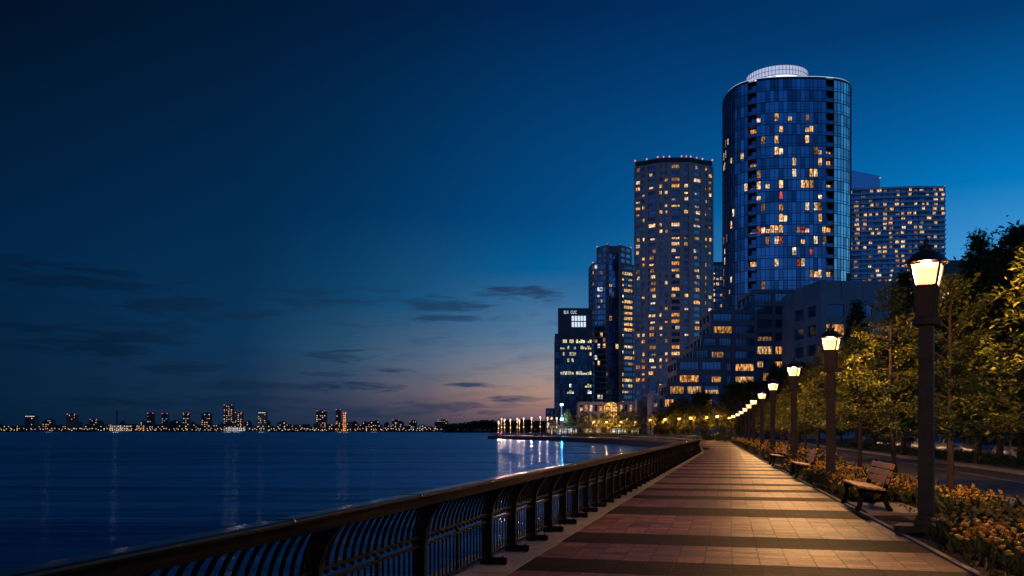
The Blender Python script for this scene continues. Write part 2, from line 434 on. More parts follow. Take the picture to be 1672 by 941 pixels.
# water
mb = MB()
mb.quad((-7000, -400, WATER), (7000, -400, WATER), (7000, 9000, WATER), (-7000, 9000, WATER))
def watermat():
    m, t, out = nt('river_water')
    dif = N(t, 'ShaderNodeBsdfDiffuse'); dif.inputs[0].default_value = (0.004, 0.05, 0.15, 1)
    b = N(t, 'ShaderNodeBsdfAnisotropic', distribution='GGX')
    b.inputs['Color'].default_value = (0.62, 0.86, 1.0, 1); b.inputs['Anisotropy'].default_value = .62
    tg = N(t, 'ShaderNodeTangent'); tg.direction_type = 'RADIAL'; tg.axis = 'Z'; t.links.new(tg.outputs[0], b.inputs['Tangent'])
    fr = N(t, 'ShaderNodeFresnel'); fr.inputs['IOR'].default_value = 1.6
    mx = N(t, 'ShaderNodeMixShader'); t.links.new(dif.outputs[0], mx.inputs[1]); t.links.new(b.outputs[0], mx.inputs[2]); t.links.new(mx.outputs[0], out.inputs[0])
    t.links.new(math_n(t, 'ADD', math_n(t, 'MULTIPLY', fr.outputs[0], 1.0), .16), mx.inputs[0])
    tc = N(t, 'ShaderNodeTexCoord')
    def noise(sx, sy, sc, det):
        mp = N(t, 'ShaderNodeMapping'); mp.inputs['Scale'].default_value = (sx, sy, 1); t.links.new(tc.outputs['Object'], mp.inputs[0])
        n = N(t, 'ShaderNodeTexNoise'); n.inputs['Scale'].default_value = sc; n.inputs['Detail'].default_value = det
        t.links.new(mp.outputs[0], n.inputs['Vector']); return n.outputs[0]
    a = noise(0.05, 0.5, 1.0, 5); c = noise(0.012, 0.09, 1.0, 3); e = noise(0.5, 2.2, 1.0, 2)
    f0 = noise(0.006, 0.07, 1.0, 5); f1 = noise(0.3, 1.6, 1.0, 4); f2 = noise(0.05, 0.4, 1.0, 4)
    f = math_n(t, 'ADD', math_n(t, 'MULTIPLY', f0, .4), math_n(t, 'ADD', math_n(t, 'MULTIPLY', f1, .3), math_n(t, 'MULTIPLY', f2, .3)))
    h = math_n(t, 'ADD', math_n(t, 'MULTIPLY', a, 0.6), math_n(t, 'ADD', math_n(t, 'MULTIPLY', c, 1.6), math_n(t, 'MULTIPLY', e, 0.2)))
    bp = N(t, 'ShaderNodeBump'); bp.inputs['Strength'].default_value = 1.0; bp.inputs['Distance'].default_value = 0.32
    t.links.new(h, bp.inputs['Height']); t.links.new(bp.outputs[0], b.inputs['Normal'])
    t.links.new(math_n(t, 'MULTIPLY', mx.inputs[0].links[0].from_socket, ramp(t, f, [(0.4, (.3, .3, .3)), (0.5, (.9, .9, .9)), (0.6, (1.5, 1.5, 1.5))])), mx.inputs[0])
    t.links.new(ramp(t, f, [(0.4, (0.17, 0.17, 0.17)), (0.6, (0.27, 0.27, 0.27))]), b.inputs['Roughness'])
    return m
tag(mb.build('water', watermat()), 'dark blue river water with long smooth ripples', 'water', kind='structure')

# land
ins = offset(RAIL, 0.2)
poly = [(-60, -230)] + [(p.x, p.y) for p in ins] + [(-4, 345), (12, 430), (40, 900), (220, 3600), (4000, 3600), (4000, -230)]
mb = MB(); mb.prism(poly, -3.0, -0.14)
tag(mb.build('ground', M['ground']), 'dark ground of the waterfront district', 'ground', kind='structure')

# promenade paving, in bands square to its length
U = Vector((.2425, .9701)); Rt = Vector((.9701, -.2425))
def cross(a, b, s):               # lateral t where the line x = a + b*y meets station s
    return (a + b * s * U.y - s * U.x) / (Rt.x + b * .2425)
dark = [(9.93, 11.0), (12.6, 13.9), (17.1, 18.9), (21.2, 22.3), (24.15, 25.2), (26.9, 27.9), (30.9, 31.9), (33.2, 34.1), (36.9, 38.0), (40.3, 41.3)]
s = 44.0
while s < 84:
    dark.append((s, s + 1.1)); s += 3.4
dark = [(3.0, 4.1), (6.4, 7.5)] + dark
cuts = [-14.0]
for a, b in dark: cuts += [a, b]
cuts.append(85.0)
mb = MB()
La, Lb = -3 + 0.42, .255
for i in range(len(cuts) - 1):
    s0, s1 = cuts[i], cuts[i + 1]
    n = max(1, int((s1 - s0) / 4))
    for k in range(n):
        a = s0 + (s1 - s0) * k / n; b = s0 + (s1 - s0) * (k + 1) / n
        pts = []
        for s_, lft in ((a, True), (a, False), (b, False), (b, True)):
            tt = cross(La, Lb, s_) if lft else cross(2.95, .2205, s_)
            p = U * s_ + Rt * tt
            pts.append((p.x, p.y, 0.0))
        mb.quad(*pts, mi=1 if i % 2 == 1 else 0)
# the curving part beyond
s_ = 85.0
pl = U * s_ + Rt * cross(La, Lb, s_); pr = U * s_ + Rt * cross(2.95, .2205, s_)
inner = offset(RAIL, 0.42)
lf = [p for p in inner if p.y > 84.8]; rt_ = [p for p in EDGE if p.y > 86.5]
A = [pl] + lf; B = [pr] + rt_
nn = 60
def resample(P, n):
    L = [0]
    for i in range(1, len(P)): L.append(L[-1] + (P[i] - P[i - 1]).length)
    o = []
    for k in range(n + 1):
        q = L[-1] * k / n
        for i in range(1, len(P)):
            if L[i] >= q - 1e-6:
                u = (q - L[i - 1]) / max(1e-9, L[i] - L[i - 1]); o.append(P[i - 1].lerp(P[i], u)); break
    return o
A2, B2 = resample(A, nn), resample(B, nn)
for i in range(nn):
    mb.quad((A2[i].x, A2[i].y, 0), (B2[i].x, B2[i].y, 0), (B2[i + 1].x, B2[i + 1].y, 0), (A2[i + 1].x, A2[i + 1].y, 0), mi=1 if i % 3 == 2 else 0)
tag(mb.build('promenade', [M['pave'], M['paveband']]), 'red-brown paved promenade with charcoal cross bands', 'promenade', kind='structure')

def strip(mb, L, Rr, z0, z1, mi=0):
    """closed strip between two lines"""
    n = len(L)
    for i in range(n - 1):
        a, b, c, d = L[i], Rr[i], Rr[i + 1], L[i + 1]
        mb.quad((a.x, a.y, z1), (b.x, b.y, z1), (c.x, c.y, z1), (d.x, d.y, z1), mi)
        mb.quad((b.x, b.y, z0), (c.x, c.y, z0), (c.x, c.y, z1), (b.x, b.y, z1), mi)
        mb.quad((a.x, a.y, z0), (a.x, a.y, z1), (d.x, d.y, z1), (d.x, d.y, z0), mi)
    for i in (0, n - 1):
        a, b = L[i], Rr[i]
        mb.quad((a.x, a.y, z0), (b.x, b.y, z0), (b.x, b.y, z1), (a.x, a.y, z1), mi)
# coping under the railing, in slabs with open joints
mb = MB()
outl, inl = offset(RAIL, -0.42), offset(RAIL, 0.418)
i = 0
while i < len(RAIL) - 1:
    j = i + 1
    a0, a1, b0, b1 = outl[i], outl[j], inl[i], inl[j]
    g = 0.006
    L_ = [a0.lerp(a1, g), a0.lerp(a1, 1 - g)]; R_ = [b0.lerp(b1, g), b0.lerp(b1, 1 - g)]
    strip(mb, L_, R_, -0.2, 0.012)
    i = j
tag(mb.build('quay_coping', M['concrete']), 'pale concrete coping slabs along the river edge', 'coping', kind='structure')
mb = MB(); strip(mb, offset(RAIL, -0.34), offset(RAIL, 0.35), -4.0, -0.202)
tag(mb.build('quay_wall', M['quaywall']), 'stained concrete quay wall down to the river', 'quay wall', kind='structure')

# planting bed, kerbs, road
def edge_off(a, b, d0, d1, step=2.0):
    n = max(1, int((d1 - d0) / step))
    return [Vector((Ex(d0 + (d1 - d0) * k / n) + a + b * (d0 + (d1 - d0) * k / n), d0 + (d1 - d0) * k / n)) for k in range(n + 1)]
mb = MB()
n = 190; m_ = 14
bedL, bedR = edge_off(0.08, 0, -6, 128, 0.7), edge_off(3.55, .0, -6, 128, 0.7)
vs, fs = [], []
for i in range(len(bedL)):
    for k in range(m_ + 1):
        p = bedL[i].lerp(bedR[i], k / m_)
        e = math.sin(PI * k / m_)
        vs.append((p.x, p.y, 0.0 + 0.05 * e + random.uniform(-.02, .025) * e))
for i in range(len(bedL) - 1):
    for k in range(m_):
        a = i * (m_ + 1) + k
        fs.append((a, a + 1, a + m_ + 2, a + m_ + 1))
mb.add(vs, fs)
tag(mb.build('planting_soil', M['soil'], smooth=True), 'brown mulched soil of the planting strip', 'soil', kind='structure')
mb = MB(); strip(mb, edge_off(0.0, 0, -6, 128), edge_off(0.08, 0, -6, 128), -0.2, 0.03)
tag(mb.build('path_edging', M['concrete']), 'thin concrete edging between promenade and planting', 'edging', kind='structure')
mb = MB(); strip(mb, edge_off(3.55, 0, -6, 150), edge_off(4.35, 0, -6, 150), -0.2, 0.0)
tag(mb.build('road_kerb', M['concrete']), 'concrete kerb strip between planting and road', 'kerb', kind='structure')
mb = MB()
a, b = edge_off(4.35, 0, -10, 170), edge_off(9.3, .0, -10, 170)
for i in range(len(a) - 1): mb.quad((a[i].x, a[i].y, -.11), (b[i].x, b[i].y, -.11), (b[i + 1].x, b[i + 1].y, -.11), (a[i + 1].x, a[i + 1].y, -.11))
tag(mb.build('road', M['asphalt']), 'worn asphalt road behind the trees', 'road', kind='structure')
mb = MB()
for o in (7.0,):
    a, b = edge_off(o, .012, -10, 170), edge_off(o + .14, .012, -10, 170)
    for i in range(len(a) - 1): mb.quad((a[i].x, a[i].y, -.105), (b[i].x, b[i].y, -.105), (b[i + 1].x, b[i + 1].y, -.105), (a[i + 1].x, a[i + 1].y, -.105))
tag(mb.build('road_marking', M['paint']), 'faded pale line along the road', 'road marking', kind='structure')
mb = MB(); strip(mb, edge_off(9.3, .0, -10, 170), edge_off(9.9, .0, -10, 170), -0.2, 0.02)
tag(mb.build('far_kerb', M['concrete']), 'pale kerb on the far side of the road', 'kerb', kind='structure')
mb = MB(); strip(mb, edge_off(9.9, 0, -10, 170), edge_off(11.4, 0, -10, 170), -0.2, 0.0)
tag(mb.build('verge', M['ground']), 'dark verge beyond the road', 'verge', kind='structure')
mb = MB()
for d0 in (16.8, 28.7, 38.6):
    d1 = d0 + 2.5
    strip(mb, [Vector((Ex(d0) + .08, d0)), Vector((Ex(d1) + .08, d1))], [Vector((Ex(d0) + 1.15, d0 - .25)), Vector((Ex(d1) + 1.15, d1 - .25))], -.1, .065)
tag(mb.build('bench_pads', M['concrete']), 'concrete pads under the benches', 'paving', kind='structure')

# ------------------------------------------------------------------ railing
PROF = [(0.0, 0.0), (0.0, 0.3), (0.0, 0.52), (0.012, 0.66), (0.05, 0.79), (0.115, 0.9), (0.2, 0.975), (0.27, 1.005)]
def prof_at(z):
    for (n0, z0), (n1, z1) in zip(PROF[:-1], PROF[1:]):
        if z <= z1: return n0 + (n1 - n0) * (z - z0) / (z1 - z0)
    return PROF[-1][0]
def post_mesh():
    mb = MB(); w = [.062, .062, .062, .064, .07, .074, .06, .03]; th = .03
    vs = []
    for i, (n_, z_) in enumerate(PROF):
        a = Vector(PROF[max(i - 1, 0)]); b = Vector(PROF[min(i + 1, len(PROF) - 1)])
        tg = (b - a).normalized(); nr = Vector((tg.y, -tg.x))
        for sgn in (-1, 1):
            for sy in (-th, th):
                vs.append((n_ + nr.x * w[i] * sgn, sy, z_ + nr.y * w[i] * sgn))
    fs = []
    for i in range(len(PROF) - 1):
        o = i * 4
        fs += [(o, o + 1, o + 5, o + 4), (o + 1, o + 3, o + 7, o + 5), (o + 3, o + 2, o + 6, o + 7), (o + 2, o, o + 4, o + 6)]
    fs += [(0, 2, 3, 1), (len(vs) - 4, len(vs) - 3, len(vs) - 1, len(vs) - 2)]
    mb.add(vs, fs)
    return mb.mesh('post', M['iron'])
def foot_mesh():
    mb = MB()
    mb.box((0.08, 0, 0.03), (0.32, 0.1, 0.04), taper=.92)
    mb.tube([(-.06, 0, .055), (.24, 0, .05)], .036, 8)
    mb.tube([(.19, 0, .08), (.19, 0, .105)], .014, 6)
    return mb.mesh('foot', M['iron'], smooth=False)
PM, FM = post_mesh(), foot_mesh()
TH = math.atan2(.255, 1.0)         # local frame: +x towards the promenade, +y along the railing
root = empty('railing', (Lx(8), 8, 0.012), 0)
tag(root, 'black iron railing with inward curving posts and pickets beside the promenade', 'railing')
def rel(p): return (p[0] - root.location.x, p[1] - root.location.y, p[2] - root.location.z if len(p) > 2 else 0)
stations = [2.0, 4.15, 6.24, 8.35, 10.6]
while stations[-1] < 66: stations.append(stations[-1] + 1.14)
st_pts = [Vector((Lx(d), d)) for d in stations]
late = [p for p in RAIL if 66.9 < p.y < 90]
for p in late:
    if (p - st_pts[-1]).length > 1.9: st_pts.append(p)
dirs = []
for i, p in enumerate(st_pts):
    t_ = (st_pts[min(i + 1, len(st_pts) - 1)] - st_pts[max(i - 1, 0)]).normalized(); dirs.append(t_)
for p, t_ in zip(st_pts, dirs):
    rz = math.atan2(t_.y, t_.x) - PI / 2
    o = link('post', PM, root, rel((p.x, p.y, 0.012)), rz)
    link('foot', FM, o)
def panel_meshes(L, nU, nL):
    up = MB(); lo = MB()
    zs = [.60, .68, .76, .83, .89, .94, .975, 1.0]
    for k in range(nU):
        y = L * (k + .5) / nU
        if nU > 6 or True:
            pts = [(prof_at(z), y, z) for z in zs]
            w, dpt = .008, .014
            vs = []
            for i, q in enumerate(pts):
                a = Vector(pts[max(i - 1, 0)]); b = Vector(pts[min(i + 1, len(pts) - 1)])
                tg = (b - a).normalized(); nr = Vector((tg.z, 0, -tg.x))
                for sg in (-1, 1):
                    for sy in (-w, w): vs.append((q[0] + nr.x * dpt * sg, q[1] + sy, q[2] + nr.z * dpt * sg))
            fs = []
            for i in range(len(pts) - 1):
                o = i * 4; fs += [(o, o + 1, o + 5, o + 4), (o + 1, o + 3, o + 7, o + 5), (o + 3, o + 2, o + 6, o + 7), (o + 2, o, o + 4, o + 6)]
            up.add(vs, fs)
        # the picket ends make a scalloped fringe below the upper rail
        up.lathe([(.004, -.03), (.02, -.02), (.024, -.004), (.018, .006)], 6, (0.002, y, .578))
    up.box((.003, L / 2, .6), (.046, L - .06, .028))
    lo.box((0, L / 2, .515), (.05, L - .06, .03))
    lo.box((0, L / 2, .105), (.04, L - .06, .03))
    for k in range(nL):
        y = L * (k + .5) / nL
        thick = nL > 12 and k == nL // 2
        lo.box((0, y, .31), (.03 if thick else .016, .03 if thick else .016, .38 if not thick else .48))
    return up.mesh('upper_panel', M['iron']), lo.mesh('lower_panel', M['iron'])
pc = {}
for i in range(len(st_pts) - 1):
    v = st_pts[i + 1] - st_pts[i]; L = v.length
    key = round(L, 1)
    if key not in pc:
        pc[key] = panel_meshes(L, max(6, int(round(L / .148))), max(6, int(round(L / .125))))
    rz = math.atan2(v.y, v.x) - PI / 2
    for nm, me in zip(('upper_panel', 'lower_panel'), pc[key]):
        link(nm, me, root, rel((st_pts[i].x, st_pts[i].y, 0.012)), rz)
# top rail: broad rounded cap leaning towards the promenade
def rail_sweep(line, cx=.285, cz=1.045, w=.1, h=.02, tilt=.05, n=12):
    mb = MB(); vs = []
    for i, p in enumerate(line):
        t_ = (line[min(i + 1, len(line) - 1)] - line[max(i - 1, 0)]).normalized(); nr = Vector((t_.y, -t_.x))
        for k in range(n):
            a = 2 * PI * k / n
            u = math.copysign(abs(math.cos(a)) ** .38, math.cos(a)) * w; v = math.copysign(abs(math.sin(a)) ** .38, math.sin(a)) * h
            uu = u * math.cos(tilt) - v * math.sin(tilt); vv = u * math.sin(tilt) + v * math.cos(tilt)
            q = p + nr * (cx + uu); vs.append((q.x, q.y, cz + vv))
    fs = []
    for i in range(len(line) - 1):
        for k in range(n):
            a = i * n + k; b = i * n + (k + 1) % n; fs.append((a, b, b + n, a + n))
    fs += [tuple(reversed(range(n))), tuple(range((len(line) - 1) * n, len(line) * n))]
    mb.add(vs, fs); return mb
line = [Vector((Lx(2.0), 2.0))] + [Vector((Lx(d), d)) for d in range(4, 66, 4)] + [p for p in RAIL if 65.9 < p.y < 90]
mb = rail_sweep([Vector((p.x - root.location.x, p.y - root.location.y)) for p in line], n=20)
M['railtop'] = pmat('worn_black_handrail', (0.003, 0.003, 0.003), (0.007, 0.006, 0.006), 0.2, 0.0, 9, 0.015, 60, 0.1, rvar=.1)
mb.build('top_rail', M['railtop'], root)
rail_sweep([Vector((p.x - root.location.x, p.y - root.location.y)) for p in line], cx=.268, cz=.982, w=.022, h=.05, tilt=-.45, n=8).build('fascia', M['iron'], root)
for i, d in enumerate([3.2, 5.3, 7.4, 9.5, 11.8, 14.2, 16.8, 19.6, 22.6, 26]):
    p = Vector((Lx(d), d)); q = p + Vector((.24, .97)) * .022
    rail_sweep([Vector((a.x - root.location.x, a.y - root.location.y)) for a in (p, q)], w=.102, h=.023).build('joint_collar', M['iron'], root)
# the same railing far round the bay
far = [p for p in RAIL if p.y >= 89]
mb = rail_sweep(far, n=8)
for i in range(0, len(far) - 1):
    v = far[i + 1] - far[i]; rz = math.atan2(v.y, v.x) - PI / 2
    mb.box((far[i].x + .05, far[i].y, .52), (.13, .06, 1.0), rz)
    c = (far[i] + far[i + 1]) / 2
    for z in (.11, .53, .61): mb.box((c.x, c.y, z), (.05, v.length - .06, .035), rz)
    for k in range(8):
        q = far[i].lerp(far[i + 1], (k + .5) / 8)
        mb.box((q.x + .02, q.y, .55), (.03, .03, .86), rz)
tag(mb.build('quay_railing', M['iron']), 'dark railing on the curved quay across the bay', 'railing')

# ------------------------------------------------------------------ street lamps
WARM = (1.0, 0.52, 0.2)
def glow_glass(name, col, s):
    m, t, out = nt(name)
    e = N(t, 'ShaderNodeEmission'); e.inputs[0].default_value = (*col, 1)
    tc = N(t, 'ShaderNodeTexCoord'); sp = N(t, 'ShaderNodeSeparateXYZ'); t.links.new(tc.outputs['Object'], sp.inputs[0])
    e.inputs[1].default_value = s
    tr = N(t, 'ShaderNodeBsdfTransparent'); tr.inputs[0].default_value = (.95, .9, .8, 1)
    ad = N(t, 'ShaderNodeAddShader')
    t.links.new(e.outputs[0], ad.inputs[0]); t.links.new(tr.outputs[0], ad.inputs[1]); t.links.new(ad.outputs[0], out.inputs[0])
    return m
M['lampglass'] = glow_glass('glowing_lantern_glass', (1.0, 0.56, 0.19), 1.45)
def sq_frustum(mb, r0, z0, r1, z1, mi=0, rz=0.0, n=4):
    mb.lathe([(r0 * 1.41421, z0), (r1 * 1.41421, z1)], n, mi=mi, rz=PI / 4 + rz)
def make_lamp():
    r = empty('street_lamp')
    mb = MB(); mb.box((-.1, -.05, .055), (.66, .56, .11)); bevel(mb.build('plinth', M['lamp'], r), .012)
    mb = MB(); sq_frustum(mb, .17, .11, .165, .2); sq_frustum(mb, .145, .2, .13, .27); sq_frustum(mb, .112, .27, .104, 3.2)
    bevel(mb.build('post', M['lamp'], r), .01)
    mb = MB(); mb.lathe([(.13, 3.2), (.205, 3.215), (.215, 3.25), (.215, 3.3), (.18, 3.325), (.13, 3.34)], 20)
    mb.build('collar', M['lamp'], r, smooth=False)
    mb = MB(); sq_frustum(mb, .118, 3.34, .142, 3.78); sq_frustum(mb, .155, 3.78, .158, 3.815)
    for k in range(4):
        a = PI / 4 + k * PI / 2
        mb.tube([(.18 * math.cos(a), .18 * math.sin(a), 3.34), (.225 * math.cos(a), .225 * math.sin(a), 3.8)], .014, 6)
    mb.build('lantern_neck', M['lamp'], r)
    mb = MB()
    a, b = .155, .212
    c0 = [(-a, -a, 3.82), (a, -a, 3.82), (a, a, 3.82), (-a, a, 3.82)]; c1 = [(-b, -b, 4.16), (b, -b, 4.16), (b, b, 4.16), (-b, b, 4.16)]
    for k in range(4): mb.quad(c0[k], c0[(k + 1) % 4], c1[(k + 1) % 4], c1[k])
    mb.build('lantern_glass', M['lampglass'], r)
    mb = MB()
    for k in range(4):
        mb.tube([c0[k], c1[k]], .02, 6)
        p, q = Vector(c0[k]), Vector(c0[(k + 1) % 4]); mb.tube([p, q], .016, 6)
        p, q = Vector(c1[k]), Vector(c1[(k + 1) % 4]); mb.tube([p, q], .018, 6)
    mb.build('lantern_frame', M['cap'], r)
    mb = MB(); mb.lathe([(.3, 4.165), (.325, 4.172), (.32, 4.19), (.265, 4.245), (.22, 4.3), (.175, 4.335), (.135, 4.355), (.1, 4.36), (.1, 4.415), (.115, 4.42), (.115, 4.435), (.05, 4.45)], 24)
    mb.build('lantern_cap', M['cap'], r, smooth=False)
    mb = MB(); mb.lathe([(.04, 4.45), (.032, 4.47), (.05, 4.5), (.03, 4.53), (.012, 4.56), (.004, 4.6)], 12); mb.build('finial', M['cap'], r, smooth=True)
    l = bpy.data.lights.new('lamp_light', 'POINT'); l.energy = 980; l.color = WARM; l.shadow_soft_size = .07
    lo = bpy.data.objects.new('lamp_light', l); COL.objects.link(lo); lo.location = (0, 0, 4.09); lo.parent = r
    return r
lamp0 = make_lamp()
LAMPS = [(6.44, 13.8), (8.9, 24.8), (11.55, 36.4), (14.4, 49), (17.45, 62), (20.4, 75), (23.5, 88), (26.8, 102), (30.2, 117), (33.8, 133), (37.4, 150), (41.2, 168)]
ORD = ['nearest', 'second', 'third', 'fourth', 'fifth', 'sixth', 'seventh', 'eighth', 'ninth', 'tenth', 'eleventh', 'twelfth']
for i, (x, y) in enumerate(LAMPS):
    o = lamp0 if i == 0 else copy_tree(lamp0)
    o.location = (x, y, 0.03); o.rotation_euler = (0, 0, R(-31) if i == 0 else R(-28 - 2 * i))
    lab = ('nearest and tallest lit lantern post, at the edge of the orange flower bed' if i == 0 else
           'lit lantern post, %s from the viewer in the row beside the benches and trees' % ORD[i])
    tag(o, lab, 'street lamp', 'lantern posts along the planted edge')
# the row goes on past the viewer: the next post stands just outside the right edge
o = copy_tree(lamp0); o.location = (Ex(2.6) + .45, 2.6, .03); o.rotation_euler = (0, 0, R(-14))
for ch in o.children:
    if ch.type == 'LIGHT': ch.data = ch.data.copy(); ch.data.energy = 420
tag(o, 'lantern post beside the viewer, just outside the right edge', 'street lamp', 'lantern posts along the planted edge')
# warm lanterns along the quay across the bay
QL = [(969, 693), (990, 693), (1014, 693), (1037, 692), (1062, 691), (1086, 691), (1109, 691), (1128, 689.5), (1154, 690), (1171, 687.5)]
for i, (x_, y_) in enumerate(QL):
    d = [250, 246, 241, 230, 193, 186, 177, 168, 158, 148][i]
    o = copy_tree(lamp0)
    o.location = (px(x_, d), d, 0.0); o.rotation_euler = (0, 0, R(20 * i))
    for ch in o.children:
        if ch.type == 'LIGHT':
            ch.data = ch.data.copy() if i in (0, 4) else QLIGHT
            if i in (0, 4): QLIGHT = ch.data; QLIGHT.energy = 4200 if i == 0 else 1300; QLIGHT.color = (1, .5, .14); QLIGHT.shadow_soft_size = .2
    tag(o, '%s from the left of the small orange lanterns in front of the quay trees' % ORD[i] if i else 'leftmost of the small orange lanterns in front of the quay trees', 'street lamp', 'distant lanterns along the curved quay')

# slim pole lights on the quay tip
M['poleglow'] = emis('rosy_pole_light', (1.0, .62, .45), 2.6)
M['polelow'] = emis('amber_pole_light', (1.0, .55, .2), 1.8)
M['pinkpole'] = pmat('pale_painted_pole', (.12, .11, .1), None, .5)
def make_pole():
    r = empty('pole_light')
    mb = MB(); mb.lathe([(.22, 0), (.22, .3), (.11, .34), (.075, 5.9)], 8); mb.build('pole', M['pinkpole'], r)
    mb = MB(); mb.lathe([(.1, 5.9), (.22, 5.95), (.24, 6.35), (.08, 6.45)], 8); mb.build('lamp_head', M['poleglow'], r)
    mb = MB(); mb.lathe([(.08, 2.9), (.2, 2.95), (.2, 3.25), (.08, 3.3)], 8); mb.build('lower_lamp', M['polelow'], r)
    l = bpy.data.lights.new('pole_glow', 'POINT'); l.energy = 2900; l.color = (1, .52, .38); l.shadow_soft_size = .3
    lo = bpy.data.objects.new('pole_glow', l); COL.objects.link(lo); lo.location = (0, -.5, 6.1); lo.parent = r
    return r
pole0 = make_pole()
PX = [(814, 688, 313), (819, 684, 318), (824, 685, 314), (833.5, 685, 311), (844.6, 683.5, 307), (848, 686, 311), (855, 683, 304), (868, 682, 298), (882, 681, 292), (894, 682, 286), (909, 682.5, 279)]
for i, (x_, y_, d) in enumerate(PX):
    o = pole0 if i == 0 else copy_tree(pole0)
    o.location = (px(x_, d), d, 0.0); o.scale = (1, 1, (pz(y_, d)) / 6.3)
    tag(o, '%s rosy pole light from the left on the quay tip' % (ORD[i] if i else 'first'), 'pole light', 'slim pole lights on the quay tip')
# blue floodlight mast
r = empty('floodlight_mast', (px(917, 285), 285, 0)); tag(r, 'mast with two glaring blue-white floodlights before the dark office tower', 'floodlight')
mb = MB(); mb.lathe([(.16, 0), (.12, 10.6)], 8); mb.build('pole', M['lamp'], r)
for z_, e_ in ((pz(661, 285), 1500), (pz(685, 285), 5200)):
    mb = MB(); mb.box((0, -.25, z_), (.9, .3, .6)); h = mb.build('floodlight', M['cap'], r)
    mb = MB(); mb.quad((-.42, -.42, z_ - .27), (.42, -.42, z_ - .27), (.42, -.42, z_ + .27), (-.42, -.42, z_ + .27)); mb.build('lens', emis('blue_flood_lens', (.35, .65, 1), 25), h)
    l = bpy.data.lights.new('flood_light', 'POINT'); l.energy = e_ * 1.2; l.color = (.08, .42, 1); l.shadow_soft_size = .35
    lo = bpy.data.objects.new('flood_light', l); COL.objects.link(lo); lo.location = (0, -1.0, z_); lo.parent = r

# ------------------------------------------------------------------ benches
def make_bench():
    r = empty('park_bench')          # +y along the bench, -x is its front
    L = 2.3
    mb = MB()
    for k in range(4): mb.box((-.235 + k * .125, 0, .455 + (.012 if k == 0 else 0) - .012 * k), (.112, L, .04))
    bevel(mb.build('seat', M['wood'], r), .008)
    mb = MB()
    for k in range(3):
        z = .575 + k * .135; x = .235 + k * .046
        c, s_ = math.cos(.33), math.sin(.33)
        vs = []
        for yy in (-L / 2, L / 2):
            for a, b in ((-.018, -.06), (.018, -.06), (.018, .06), (-.018, .06)):
                vs.append((x + a * c + b * s_, yy, z - a * s_ + b * c))
        mb.add(vs, [(0, 1, 2, 3), (7, 6, 5, 4), (0, 4, 5, 1), (1, 5, 6, 2), (2, 6, 7, 3), (3, 7, 4, 0)])
    bevel(mb.build('backrest', M['wood'], r), .008)
    def bar(pts, w=.03, th=.028):
        mb = MB(); vs = []
        for i, (x, z, hw) in enumerate(pts):
            a = pts[max(i - 1, 0)]; b = pts[min(i + 1, len(pts) - 1)]
            t_ = Vector((b[0] - a[0], b[1] - a[1])).normalized(); n_ = Vector((t_.y, -t_.x))
            for sg in (-1, 1):
                for y in (-th, th): vs.append((x + n_.x * hw * sg, y, z + n_.y * hw * sg))
        fs = []
        for i in range(len(pts) - 1):
            o = i * 4; fs += [(o, o + 1, o + 5, o + 4), (o + 1, o + 3, o + 7, o + 5), (o + 3, o + 2, o + 6, o + 7), (o + 2, o, o + 4, o + 6)]
        fs += [(0, 2, 3, 1), (len(vs) - 4, len(vs) - 3, len(vs) - 1, len(vs) - 2)]
        mb.add(vs, fs); return mb
    fl = bar([(-.33, 0, .028), (-.29, .03, .05), (-.25, .1, .042), (-.22, .25, .036), (-.235, .37, .05), (-.25, .43, .045)]).mesh('leg', M['iron'])
    rl = bar([(.33, 0, .028), (.29, .03, .05), (.235, .12, .044), (.2, .27, .04), (.19, .4, .05), (.235, .52, .045), (.29, .68, .036), (.345, .84, .03), (.375, .9, .036), (.37, .93, .02)]).mesh('leg', M['iron'])
    arm = bar([(-.27, .40, .03), (-.05, .385, .035), (.2, .375, .035)]).mesh('seat_support', M['iron'])
    for y in (-.98, 0.98):
        link('leg', fl, r, (0, y, 0)); link('leg', rl, r, (0, y, 0)); link('seat_support', arm, r, (0, y, 0))
    mb = MB(); mb.tube([(.0, -.98, .3), (.0, .98, .3)], .012, 6); mb.build('stretcher', M['iron'], r)
    return r
b0 = make_bench()
for i, (x, y, lab) in enumerate([(7.14, 17.95, 'nearest wooden slatted bench on black iron legs, left of the big lantern post'),
                                 (9.8, 29.95, 'middle slatted bench, small, just left of the second lantern post'),
                                 (11.95, 39.9, 'farthest slatted bench, tiny, beside the third lantern post')]):
    o = b0 if i == 0 else copy_tree(b0)
    o.location = (x, y, .068 if i == 0 else .066); o.rotation_euler = (0, 0, -math.atan(.22) - R(.6))
    tag(o, lab, 'bench', 'benches facing the river')

